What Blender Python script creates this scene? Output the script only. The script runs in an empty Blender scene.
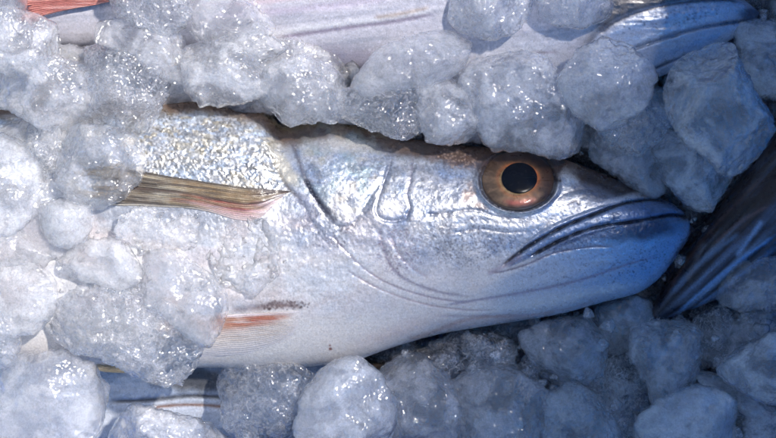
import bpy, bmesh, math, random
import numpy as np
random.seed(4); np.random.seed(4)
S = 0.0005                     # one photo pixel in metres
CX, CY, HC = 388.0, 219.0, 2000.0   # picture centre and camera height, in the same units
sc = bpy.context.scene
COL = sc.collection

# ------------------------------------------------------------------ numeric helpers
def _hi(ix, iy, iz, seed):
    u = np.uint32
    h = ix * u(374761393) + iy * u(668265263) + iz * u(2147483647) + u((seed * 144665) & 0xffffffff)
    h = (h ^ (h >> u(13))) * u(1274126177); h = (h ^ (h >> u(16))) * u(2246822519)
    return h ^ (h >> u(15))
def _h(ix, iy, iz, seed): return (_hi(ix, iy, iz, seed) & np.uint32(0xffffff)).astype(np.float32) / np.float32(0xffffff)
def _split(P):
    P = np.asarray(P); f = np.floor(P); return f.astype(np.int64).astype(np.uint32), (P - f).astype(np.float32)
def noise(P, seed=0):
    I, F = _split(P)
    F = F * F * F * (F * (F * 6 - 15) + 10)
    out = 0
    for a in (0, 1):
        for b in (0, 1):
            for c in (0, 1):
                w = (F[..., 0] if a else 1 - F[..., 0]) * (F[..., 1] if b else 1 - F[..., 1]) * (F[..., 2] if c else 1 - F[..., 2])
                out = out + w * _h(I[..., 0] + np.uint32(a), I[..., 1] + np.uint32(b), I[..., 2] + np.uint32(c), seed)
    return out * 2 - 1
def fbm(P, octs=4, seed=0, gain=.5):
    a, s, t, q = 1., 0, 0, np.asarray(P, float)
    for k in range(octs):
        s = s + a * noise(q, seed + k * 17); t += a; a *= gain; q = q * 2.03 + 11.7
    return s / t
def worley(P, seed=0):
    I, F = _split(P); best = np.full(F.shape[:-1], 9., np.float32); cid = np.zeros(F.shape[:-1], np.float32); u = np.uint32; k = np.float32(1 / 1023)
    for a in (-1, 0, 1):
        for b in (-1, 0, 1):
            for c in (-1, 0, 1):
                h = _hi(I[..., 0] + u(a & 0xffffffff), I[..., 1] + u(b & 0xffffffff), I[..., 2] + u(c & 0xffffffff), seed)
                rx = (h & u(1023)) * k + np.float32(a); ry = ((h >> u(10)) & u(1023)) * k + np.float32(b); rz = ((h >> u(20)) & u(1023)) * k + np.float32(c)
                d = (rx - F[..., 0]) ** 2 + (ry - F[..., 1]) ** 2 + (rz - F[..., 2]) ** 2
                m = d < best; best = np.where(m, d, best); cid = np.where(m, (h >> u(4) & u(1023)) * k, cid)
    return np.sqrt(best.astype(float)), cid.astype(float)
def n2(X, Y, sx, sy=None, seed=0, octs=4):
    sy = sy or sx
    return fbm(np.stack([X / sx, Y / sy, np.full(X.shape, seed * 3.7)], -1), octs, seed)
def sstep(a, b, x):
    t = np.clip((x - a) / (b - a), 0, 1); return t * t * (3 - 2 * t)
def pchip(pts, x):
    pts = np.array(pts, float); X, Y = pts[:, 0], pts[:, 1]; h = np.diff(X); d = np.diff(Y) / h
    m = np.zeros(len(X)); m[0], m[-1] = d[0], d[-1]
    for i in range(1, len(X) - 1):
        if d[i - 1] * d[i] > 0:
            w1, w2 = 2 * h[i] + h[i - 1], h[i] + 2 * h[i - 1]
            m[i] = (w1 + w2) / (w1 / d[i - 1] + w2 / d[i])
    x = np.clip(x, X[0], X[-1]); k = np.clip(np.searchsorted(X, x) - 1, 0, len(h) - 1); t = (x - X[k]) / h[k]
    return ((2 * t**3 - 3 * t**2 + 1) * Y[k] + (t**3 - 2 * t**2 + t) * h[k] * m[k] + (-2 * t**3 + 3 * t**2) * Y[k + 1] + (t**3 - t**2) * h[k] * m[k + 1])
def smooth_line(pts, n=10):
    p = np.array(pts, float); p = np.vstack([2 * p[0] - p[1], p, 2 * p[-1] - p[-2]]); out = []
    for i in range(1, len(p) - 2):
        for t in np.arange(n) / n:
            a, b, c, d = p[i - 1:i + 3]
            out.append(.5 * (2 * b + (c - a) * t + (2 * a - 5 * b + 4 * c - d) * t * t + (3 * b - a - 3 * c + d) * t**3))
    return np.array(out + [p[-2]])

class Canvas:
    """Colour, metal and height of a skin, in the fish's own side view."""
    def __init__(s, x0, x1, y0, y1, k=2):
        s.x0, s.y0, s.k = x0, y0, k
        s.X, s.Y = np.meshgrid(np.arange(x0, x1, 1 / k), np.arange(y0, y1, 1 / k))
        s.col = np.ones(s.X.shape + (3,)) * .5; s.h = np.zeros(s.X.shape); s.m = np.full(s.X.shape, .3)
    def mix(s, w, c, m=None):
        w = np.clip(w, 0, 1); s.col = s.col * (1 - w[..., None]) + np.array(c) * w[..., None]
        if m is not None: s.m = s.m * (1 - w) + m * w
    def ell(s, cx, cy, rx, ry, ang=0, soft=.5, jit=.25, js=14, seed=1):
        a = math.radians(ang); dx, dy = s.X - cx, s.Y - cy
        u, v = (dx * math.cos(a) + dy * math.sin(a)) / rx, (-dx * math.sin(a) + dy * math.cos(a)) / ry
        r = np.sqrt(u * u + v * v)
        if jit: r = r + jit * n2(s.X, s.Y, js, None, seed)
        return 1 - sstep(1 - soft, 1 + soft * .4, r)
    def dist(s, pts, pad=60):
        """window, distance, signed side and position along a smooth line (0..1)"""
        L = smooth_line(pts); k = s.k
        i0 = max(int((L[:, 1].min() - pad - s.y0) * k), 0); i1 = max(int((L[:, 1].max() + pad - s.y0) * k), 0)
        j0 = max(int((L[:, 0].min() - pad - s.x0) * k), 0); j1 = max(int((L[:, 0].max() + pad - s.x0) * k), 0)
        w = (slice(i0, i1), slice(j0, j1)); X, Y = s.X[w], s.Y[w]
        best = np.full(X.shape, 1e9); side = np.zeros(X.shape); tt = np.zeros(X.shape); n = len(L) - 1
        for i in range(n):
            a, b = L[i], L[i + 1]; d = b - a; q = max(d @ d, 1e-9)
            t = np.clip(((X - a[0]) * d[0] + (Y - a[1]) * d[1]) / q, 0, 1)
            ex, ey = X - a[0] - t * d[0], Y - a[1] - t * d[1]; r = ex * ex + ey * ey
            m = r < best; best[m] = r[m]; side[m] = np.sign(d[0] * ey - d[1] * ex)[m]; tt[m] = ((i + t) / n)[m]
        return w, np.sqrt(best), side, tt
    def line(s, pts, w=1.2, c=None, a=1., depth=0., dw=3., step=0., sr=18., taper=True, seed=3, ends=(.12, .12)):
        """a line in the skin: pigment c of width w, crease of depth, and a step (+ raises the side to the right of travel)"""
        win, d, sd, t = s.dist(pts, pad=max(30, sr * 2.5))
        tp = np.ones(t.shape)
        if taper: tp = sstep(0, ends[0], t) * (1 - sstep(1 - ends[1], 1, t))
        X, Y = s.X[win], s.Y[win]; jit = 1 + .5 * n2(X, Y, 9, None, seed, 3)
        if c is not None:
            wt = (a * tp * np.exp(-(d / (w * np.clip(jit, .4, 2))) ** 2))[..., None]
            s.col[win] = s.col[win] * (1 - wt) + np.array(c) * wt
        if depth: s.h[win] -= (.2 if depth < 5 else .42) * depth * tp * jit * np.exp(-(d / (dw * (.75 if depth < 5 else .5))) ** 2)
        if step: s.h[win] += .2 * step * tp * np.where(sd > 0, sstep(0, 3.5, d) * np.exp(-d / sr), 0)
    def dots(s, w, n, rmin, rmax, c, a=.8, seed=0):
        r = np.random.RandomState(seed); H, W = w.shape; f = w.ravel() / w.sum(); idx = r.choice(H * W, n, p=f)
        for q in idx:
            i, j = divmod(int(q), W); rad = r.uniform(rmin, rmax) * s.k; R = int(rad * 2) + 1
            ii, jj = slice(max(i - R, 0), min(i + R + 1, H)), slice(max(j - R, 0), min(j + R + 1, W))
            yy, xx = np.mgrid[ii, jj]; wt = (a * np.exp(-(((yy - i) ** 2 + (xx - j) ** 2) / rad ** 2) ** 1.5))[..., None]
            s.col[ii, jj] = s.col[ii, jj] * (1 - wt) + np.array(c) * wt
    def sample(s, px, py):
        u = np.clip((px - s.x0) * s.k, 0, s.X.shape[1] - 1.01); v = np.clip((py - s.y0) * s.k, 0, s.X.shape[0] - 1.01)
        i, j = v.astype(int), u.astype(int); fv, fu = v - i, u - j; out = []
        for A in (s.col, s.h, s.m):
            e = (lambda z: z[..., None]) if A.ndim == 3 else (lambda z: z)
            out.append(A[i, j] * e((1 - fv) * (1 - fu)) + A[i + 1, j] * e(fv * (1 - fu)) + A[i, j + 1] * e((1 - fv) * fu) + A[i + 1, j + 1] * e(fv * fu))
        return out

def mesh(name, V, F, mat, parent=None, col=None, loc=(0, 0, 0)):
    """V in pixels (x right, y down, z up) relative to nothing; linked as one object with its origin at loc"""
    V = np.asarray(V, np.float64); W = np.column_stack([V[:, 0] * S, -V[:, 1] * S, V[:, 2] * S]) - np.array([loc[0] * S, -loc[1] * S, loc[2] * S])
    me = bpy.data.meshes.new(name); me.vertices.add(len(W)); me.vertices.foreach_set('co', W.astype(np.float32).ravel())
    F = np.asarray(F, np.int32); k = F.shape[1]
    me.loops.add(F.size); me.loops.foreach_set('vertex_index', F.ravel())
    me.polygons.add(len(F)); me.polygons.foreach_set('loop_start', np.arange(0, F.size, k, dtype=np.int32))
    me.polygons.foreach_set('loop_total', np.full(len(F), k, np.int32))
    me.polygons.foreach_set('use_smooth', np.ones(len(F), bool))
    me.update(calc_edges=True); me.validate()
    if col is not None:
        a = me.color_attributes.new('skin', 'FLOAT_COLOR', 'POINT'); a.data.foreach_set('color', np.ascontiguousarray(col, np.float32).ravel())
    me.materials.append(mat)
    o = bpy.data.objects.new(name, me); COL.objects.link(o)
    o.location = (loc[0] * S, -loc[1] * S, loc[2] * S)
    if parent: o.parent = parent; o.matrix_parent_inverse = parent.matrix_world.inverted() if False else o.matrix_parent_inverse
    return o
def tag(o, label=None, cat=None, group=None, kind=None):
    for k, v in (('label', label), ('category', cat), ('group', group), ('kind', kind)):
        if v: o[k] = v
    return o
def proj(x, y, z):            # where a point shows in the side view seen from above
    f = 1 / (1 - z / HC); return CX + (x - CX) * f, CY + (y - CY) * f
def unproj(px, py, z):
    f = 1 - z / HC; return CX + (px - CX) * f, CY + (py - CY) * f

# ------------------------------------------------------------------ materials
def mat(name):
    m = bpy.data.materials.new(name); m.use_nodes = True; nt = m.node_tree; nt.nodes.clear()
    def N(t, **kw):
        n = nt.nodes.new(t)
        for k, v in kw.items():
            if k.startswith('i_'):
                key = k[2:].replace('_', ' '); n.inputs[int(key) if key.isdigit() else key].default_value = v
            else: setattr(n, k, v)
        return n
    def Lk(a, b): nt.links.new(a, b)
    return m, N, Lk
def ramp(N, stops):
    r = N('ShaderNodeValToRGB'); e = r.color_ramp.elements
    while len(e) < len(stops): e.new(.5)
    for q, (p, c) in zip(e, stops): q.position = p; q.color = (c, c, c, 1) if isinstance(c, (int, float)) else (*c, 1)
    return r
def skin_material(name, metal=.9, rough=.34, bump=.35, coat=.4, speck=.3, fine=1100):
    m, N, L = mat(name); out = N('ShaderNodeOutputMaterial'); p = N('ShaderNodeBsdfPrincipled')
    at = N('ShaderNodeAttribute', attribute_name='skin'); tc = N('ShaderNodeTexCoord')
    nz = N('ShaderNodeTexNoise', i_Scale=fine, i_Detail=3., i_Roughness=.7); L(tc.outputs['Object'], nz.inputs['Vector'])
    r = ramp(N, [(.3, 1 - speck), (.7, 1 + speck)]); L(nz.outputs['Fac'], r.inputs[0])
    mx = N('ShaderNodeMix', data_type='RGBA', blend_type='MULTIPLY'); mx.inputs[0].default_value = 1
    L(at.outputs['Color'], mx.inputs[6]); L(r.outputs[0], mx.inputs[7]); L(mx.outputs[2], p.inputs['Base Color'])
    mm = N('ShaderNodeMath', operation='MULTIPLY'); mm.inputs[1].default_value = metal; L(at.outputs['Alpha'], mm.inputs[0]); L(mm.outputs[0], p.inputs['Metallic'])
    n3 = N('ShaderNodeTexNoise', i_Scale=260., i_Detail=4.); L(tc.outputs['Object'], n3.inputs['Vector'])
    rr = ramp(N, [(.3, rough - .12), (.7, rough + .12)]); L(n3.outputs['Fac'], rr.inputs[0]); L(rr.outputs[0], p.inputs['Roughness'])
    b = N('ShaderNodeBump', i_Strength=bump, i_Distance=.0004); L(nz.outputs['Fac'], b.inputs['Height']); L(b.outputs[0], p.inputs['Normal'])
    b2 = N('ShaderNodeBump', i_Strength=.25, i_Distance=.0006); L(n3.outputs['Fac'], b2.inputs['Height']); L(b2.outputs[0], p.inputs['Coat Normal'])
    p.inputs['Coat Weight'].default_value = coat; p.inputs['Coat Roughness'].default_value = .12; p.inputs['Coat IOR'].default_value = 1.36
    p.inputs['Specular IOR Level'].default_value = .5
    L(p.outputs[0], out.inputs[0]); return m
def ice_material(name, milk=(.3,.9), clear=.35, rough=.04, bump=.6, grain=420., patch=70., vein=.5, sss=.006, milkcol=(.84,.85,.90), spark=.9):
    m = bpy.data.materials.new(name); m.use_nodes = True; nt = m.node_tree; nt.nodes.clear(); L = nt.links.new
    def N(t, **kw):
        n = nt.nodes.new(t)
        for k, v in kw.items():
            if k.startswith('i_'): n.inputs[k[2:].replace('_', ' ')].default_value = v
            else: setattr(n, k, v)
        return n
    def M(op, a, b=None, c=None):
        q = N('ShaderNodeMath', operation=op)
        for i, x in enumerate((a, b, c)):
            if x is None: continue
            if isinstance(x, (int, float)): q.inputs[i].default_value = x
            else: L(x, q.inputs[i])
        return q.outputs[0]
    out = N('ShaderNodeOutputMaterial'); tc = N('ShaderNodeTexCoord'); oi = N('ShaderNodeObjectInfo')
    ad = N('ShaderNodeVectorMath', operation='ADD'); L(tc.outputs['Object'], ad.inputs[0]); L(oi.outputs['Random'], ad.inputs[1]); v = ad.outputs[0]
    big = N('ShaderNodeTexNoise', i_Scale=patch, i_Detail=4., i_Roughness=.55, i_Distortion=.6); L(v, big.inputs['Vector'])
    med = N('ShaderNodeTexNoise', i_Scale=grain * .5, i_Detail=6., i_Roughness=.66, i_Distortion=.35); L(v, med.inputs['Vector'])
    vb = N('ShaderNodeTexVoronoi', i_Scale=grain * .7, feature='F1'); L(v, vb.inputs['Vector'])
    vf = N('ShaderNodeTexVoronoi', i_Scale=grain * 1.7, feature='F1'); L(v, vf.inputs['Vector'])
    fine = N('ShaderNodeTexNoise', i_Scale=grain * 2.4, i_Detail=3., i_Roughness=.8); L(v, fine.inputs['Vector'])
    h = M('MULTIPLY_ADD', fine.outputs['Fac'], .35, M('MULTIPLY_ADD', vb.outputs['Distance'], -.45, med.outputs['Fac']))
    b = N('ShaderNodeBump', i_Strength=bump, i_Distance=.0018); L(h, b.inputs['Height'])
    c0 = N('ShaderNodeVectorMath', operation='SUBTRACT'); L(vf.outputs['Color'], c0.inputs[0]); c0.inputs[1].default_value = (.5, .5, .5)   # crystal faces that glint
    c1 = N('ShaderNodeVectorMath', operation='SCALE'); pm = N('ShaderNodeTexNoise', i_Scale=patch * 1.3, i_Detail=3.); L(v, pm.inputs['Vector'])
    ps = N('ShaderNodeMapRange', interpolation_type='SMOOTHSTEP'); L(pm.outputs['Fac'], ps.inputs[0])
    for i_, x_ in ((1, .53), (2, .7), (3, .02), (4, spark)): ps.inputs[i_].default_value = x_
    L(ps.outputs[0], c1.inputs['Scale']); L(c0.outputs[0], c1.inputs[0])
    c2 = N('ShaderNodeVectorMath', operation='ADD'); ge = N('ShaderNodeNewGeometry'); L(c1.outputs[0], c2.inputs[0]); L(ge.outputs['Normal'], c2.inputs[1]); bf = N('ShaderNodeVectorMath', operation='NORMALIZE'); L(c2.outputs[0], bf.inputs[0])
    ridge = M('ABSOLUTE', M('SUBTRACT', med.outputs['Fac'], .5))           # 0 on thin lines
    line = ramp(N, [(0., 1.), (.012, .6), (.03, 0.)]); L(ridge, line.inputs[0])
    base = N('ShaderNodeMapRange', interpolation_type='SMOOTHSTEP'); L(big.outputs['Fac'], base.inputs[0])
    for i, x in ((1, .38), (2, .62), (3, milk[0]), (4, milk[1])): base.inputs[i].default_value = x
    f = M('MULTIPLY', base.outputs[0], M('MULTIPLY', M('MULTIPLY_ADD', med.outputs['Fac'], .9, .55), M('MULTIPLY_ADD', fine.outputs['Fac'], 1.4, .3)))
    orr = M('MULTIPLY_ADD', M('FRACT', M('MULTIPLY', oi.outputs['Random'], 7.31)), .7, .65); f = M('MULTIPLY', f, orr)
    at = N('ShaderNodeAttribute', attribute_name='skin'); rim = N('ShaderNodeMapRange', interpolation_type='SMOOTHSTEP'); L(at.outputs['Fac'], rim.inputs[0])
    for i_, x_ in ((1, .02), (2, .5), (3, .15), (4, 1.05)): rim.inputs[i_].default_value = x_
    f = M('MULTIPLY', f, rim.outputs[0]); inv = M('SUBTRACT', 1., base.outputs[0])
    f = M('MULTIPLY_ADD', M('MULTIPLY', line.outputs[0], inv), vein, f)
    fm = N('ShaderNodeMath', operation='MULTIPLY', use_clamp=True); L(f, fm.inputs[0]); fm.inputs[1].default_value = 1
    g = N('ShaderNodeBsdfPrincipled', i_Roughness=rough, i_IOR=1.31); g.inputs['Transmission Weight'].default_value = 1; L(b.outputs[0], g.inputs['Normal']); g.inputs['Base Color'].default_value = (1, 1, 1, 1)
    tr = N('ShaderNodeBsdfTransparent')
    mk = N('ShaderNodeBsdfPrincipled', i_Roughness=.14, i_IOR=1.31); mk.inputs['Base Color'].default_value = (*milkcol, 1); mk.inputs['Subsurface Weight'].default_value = 1
    mk.inputs['Subsurface Radius'].default_value = (.9, .95, 1.); mk.inputs['Subsurface Scale'].default_value = sss; L(b.outputs[0], mk.inputs['Normal'])
    for q in (mk, g): q.inputs['Coat Weight'].default_value = 1; q.inputs['Coat Roughness'].default_value = .1; q.inputs['Coat IOR'].default_value = 1.7; L(bf.outputs[0], q.inputs['Coat Normal'])
    gt = N('ShaderNodeMixShader'); gt.inputs[0].default_value = clear; L(g.outputs[0], gt.inputs[1]); L(tr.outputs[0], gt.inputs[2])
    mx = N('ShaderNodeMixShader'); L(fm.outputs[0], mx.inputs[0]); L(gt.outputs[0], mx.inputs[1]); L(mk.outputs[0], mx.inputs[2])
    L(mx.outputs[0], out.inputs[0]); return m
SKIN = skin_material('wet_fish_skin', metal=.9, rough=.3, coat=.5, bump=.22, speck=.22); BELLYFIN = skin_material('fin_skin', metal=.5, rough=.4, bump=.3, coat=.5, speck=.18)
PUPIL = skin_material('pupil_skin', metal=0, rough=.22, bump=.0, coat=.1, speck=.05); [setattr(n_.inputs['Specular IOR Level'], 'default_value', .15) for n_ in PUPIL.node_tree.nodes if n_.type == 'BSDF_PRINCIPLED']
EYE = skin_material('eye_skin', metal=.45, rough=.35, bump=.07, coat=.75, speck=.12, fine=700)
ICE = {'bub': ice_material('bubbly_clear_ice', milk=(.0, .2), bump=.8, vein=.35, clear=.25, spark=.7),
       'mid': ice_material('granular_ice', milk=(.08, .40), bump=.4, vein=.06, clear=.35, spark=.75, sss=.009),
       'milk': ice_material('milky_ice', milk=(.2, .46), bump=.2, vein=.03, clear=.45, spark=.5, sss=.012),
       'slab': ice_material('smooth_grey_ice', milk=(.06, .36), bump=.16, vein=.03, clear=.45, spark=.35, sss=.009),
       'film': ice_material('thin_ice_film', milk=(.15, .45), bump=.3, vein=.05, clear=.75, spark=.6),
       'bed': ice_material('deep_ice', milk=(.0, .16), bump=.6, clear=.5), 'crumb': ice_material('ice_crumb_ice', milk=(.05, .25), bump=.2, clear=.4)}

# ------------------------------------------------------------------ fish body
class Fish:
    def __init__(s, top, bot, thick, zc, frame=None):
        s.top, s.bot, s.thick, s.zc = top, bot, thick, zc
        s.frame = frame           # (ox, oy, angle) of the fish's own side view, else the picture's
    def to_pic(s, u, v):
        if not s.frame: return u, v
        ox, oy, a = s.frame; c, n = math.cos(a), math.sin(a); return ox + u * c - v * n, oy + u * n + v * c
    def to_own(s, x, y):
        if not s.frame: return x, y
        ox, oy, a = s.frame; c, n = math.cos(a), math.sin(a); dx, dy = x - ox, y - oy; return dx * c + dy * n, -dx * n + dy * c
    def z(s, x, y):               # height of the upper flank
        u, v = s.to_own(np.asarray(x, float), np.asarray(y, float)); t, b = pchip(s.top, u), pchip(s.bot, u); T = pchip(s.thick, u)
        q = np.clip((v - (t + b) / 2) / np.maximum((b - t) / 2, 1e-3), -1, 1)
        return s.zc + T * (1 - np.abs(q) ** 2.2) ** (1 / 2.1)
    def build(s, name, us, nf, cv, parent, material, nb=40, hs=1.):
        t, b, T = pchip(s.top, us), pchip(s.bot, us), pchip(s.thick, us)
        a = np.concatenate([np.linspace(0, math.pi, nf, endpoint=False), np.linspace(math.pi, 2 * math.pi, nb, endpoint=False)])
        n = len(a); ca, sa = np.cos(a), np.sin(a)
        q = -np.sign(ca) * np.abs(ca) ** .92
        zz = np.sign(sa) * (1 - np.abs(q) ** 2.2) ** (1 / 2.1)
        yc, hh = (t + b) / 2, (b - t) / 2
        U = np.repeat(us[:, None], n, 1); Vv = yc[:, None] + hh[:, None] * q[None]; Z = s.zc + T[:, None] * zz[None]
        X, Y = s.to_pic(U, Vv); px, py = proj(X, Y, Z); pu, pv = s.to_own(px, py)
        col, h, m = cv.sample(pu, pv)
        front = np.clip(sa, 0, 1)[None] ** .35 * (sa > 0)[None]
        Z = Z + h * front * hs
        Vt = np.stack([X.ravel(), Y.ravel(), Z.ravel()], 1)
        i, j = np.meshgrid(np.arange(len(us) - 1), np.arange(n), indexing='ij'); j2 = (j + 1) % n
        F = np.stack([i * n + j, i * n + j2, (i + 1) * n + j2, (i + 1) * n + j], -1).reshape(-1, 4)
        # end caps
        c0 = Vt[:n].mean(0); c1 = Vt[-n:].mean(0); k = len(Vt); Vt = np.vstack([Vt, c0, c1])
        jj = np.arange(n); e = (len(us) - 1) * n
        F = np.vstack([F, np.stack([np.full(n, k), (jj + 1) % n, jj, jj], 1)[:, [0, 1, 2, 2]]])
        F = np.vstack([F, np.stack([np.full(n, k + 1), e + jj, e + (jj + 1) % n, e + (jj + 1) % n], 1)])
        tri = F[-2 * n:, :3]; F = F[:-2 * n]
        C = np.concatenate([col, m[..., None]], -1).reshape(-1, 4); C = np.vstack([C, C[0], C[-1]])
        o = mesh_mixed(name, Vt, F, tri, material, parent, C); return o
def mesh_mixed(name, V, Q, T, material, parent, col):
    W = np.column_stack([V[:, 0] * S, -V[:, 1] * S, V[:, 2] * S]); pl = np.array(parent.location) if parent else 0
    W = W - pl
    me = bpy.data.meshes.new(name); me.vertices.add(len(W)); me.vertices.foreach_set('co', W.astype(np.float32).ravel())
    li = np.concatenate([Q.ravel(), T.ravel()]).astype(np.int32); me.loops.add(len(li)); me.loops.foreach_set('vertex_index', li)
    st = np.concatenate([np.arange(len(Q)) * 4, len(Q) * 4 + np.arange(len(T)) * 3]).astype(np.int32)
    lt = np.concatenate([np.full(len(Q), 4), np.full(len(T), 3)]).astype(np.int32)
    me.polygons.add(len(st)); me.polygons.foreach_set('loop_start', st); me.polygons.foreach_set('loop_total', lt)
    me.polygons.foreach_set('use_smooth', np.ones(len(st), bool)); me.update(calc_edges=True); me.validate()
    a = me.color_attributes.new('skin', 'FLOAT_COLOR', 'POINT'); a.data.foreach_set('color', np.ascontiguousarray(col, np.float32).ravel())
    me.materials.append(material); o = bpy.data.objects.new(name, me); COL.objects.link(o)
    if parent: o.parent = parent
    return o
def empty(name, x, y, z):
    o = bpy.data.objects.new(name, None); o.empty_display_size = .01; COL.objects.link(o); o.location = (x * S, -y * S, z * S); return o
def sheet(name, X, Y, Z, C, material, parent, thick=1.6):
    """a closed thin body from a grid of top points"""
    a, b = X.shape; V = np.stack([X, Y, Z], -1).reshape(-1, 3); V2 = V - [0, 0, thick]
    i, j = np.meshgrid(np.arange(a - 1), np.arange(b - 1), indexing='ij'); q = lambda i, j: i * b + j
    F = np.stack([q(i, j), q(i, j + 1), q(i + 1, j + 1), q(i + 1, j)], -1).reshape(-1, 4); F2 = F[:, ::-1] + a * b
    ring = [q(0, j) for j in range(b)] + [q(i, b - 1) for i in range(1, a)] + [q(a - 1, j) for j in range(b - 2, -1, -1)] + [q(i, 0) for i in range(a - 2, 0, -1)]
    ring = np.array(ring); r2 = np.roll(ring, -1); F3 = np.stack([ring, ring + a * b, r2 + a * b, r2], 1)
    V = np.vstack([V, V2]); C = C.reshape(-1, 4)
    return mesh_mixed(name, V, np.vstack([F, F2, F3]), np.zeros((0, 3), int), material, parent, np.vstack([C, C]))
def fin(name, fish, up, lo, lift, colour, parent, rays=14, nt=150, ns=110, ridge=1.2, rag=.06, seed=1, zfun=None):
    """up / lo: edge curves from root to tip as seen in the picture; lift(t, s) height over the flank"""
    t = np.linspace(0, 1, nt); s = np.linspace(0, 1, ns)
    A, B = smooth_line(up, 20), smooth_line(lo, 20)
    def par(L, t):
        d = np.concatenate([[0], np.cumsum(np.hypot(*np.diff(L, axis=0).T))]); d /= d[-1]; return np.stack([np.interp(t, d, L[:, 0]), np.interp(t, d, L[:, 1])], -1)
    Tg, Sg = np.meshgrid(t, s, indexing='ij')
    rg = 1 + rag * noise(np.stack([s * rays, s * 0, s * 0 + seed], -1), seed) - rag * .6 * (np.abs(((s * rays) % 1) - .5) * 2) ** 3
    Te = np.clip(Tg * rg[None], 0, 1.2)
    pa, pb = par(A, np.clip(Te, 0, 1)), par(B, np.clip(Te, 0, 1))
    P = pa * (1 - Sg[..., None]) + pb * Sg[..., None]
    ext = (Te - np.clip(Te, 0, 1))[..., None]; P = P + ext * (A[-1] - A[0])
    P[..., 1] += .7 * n2(P[..., 0], P[..., 1], 12, None, seed)
    base = (zfun or fish.z)(P[..., 0], P[..., 1])
    rid = ridge * np.abs(np.sin(Sg * rays * math.pi + .5 * noise(np.stack([Tg * 4, Sg * 3, Sg * 0], -1), seed))) ** .6 * sstep(.03, .25, Tg)
    Z = base + lift(Tg, Sg) + rid + .8 * n2(P[..., 0], P[..., 1], 16, 9, seed + 2)
    X, Y = unproj(P[..., 0], P[..., 1], Z)
    ray = np.abs(np.sin(Sg * rays * math.pi))
    C = colour(Tg, Sg, ray, P[..., 0], P[..., 1])
    return sheet(name, X, Y, Z, C, BELLYFIN, parent)

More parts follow.
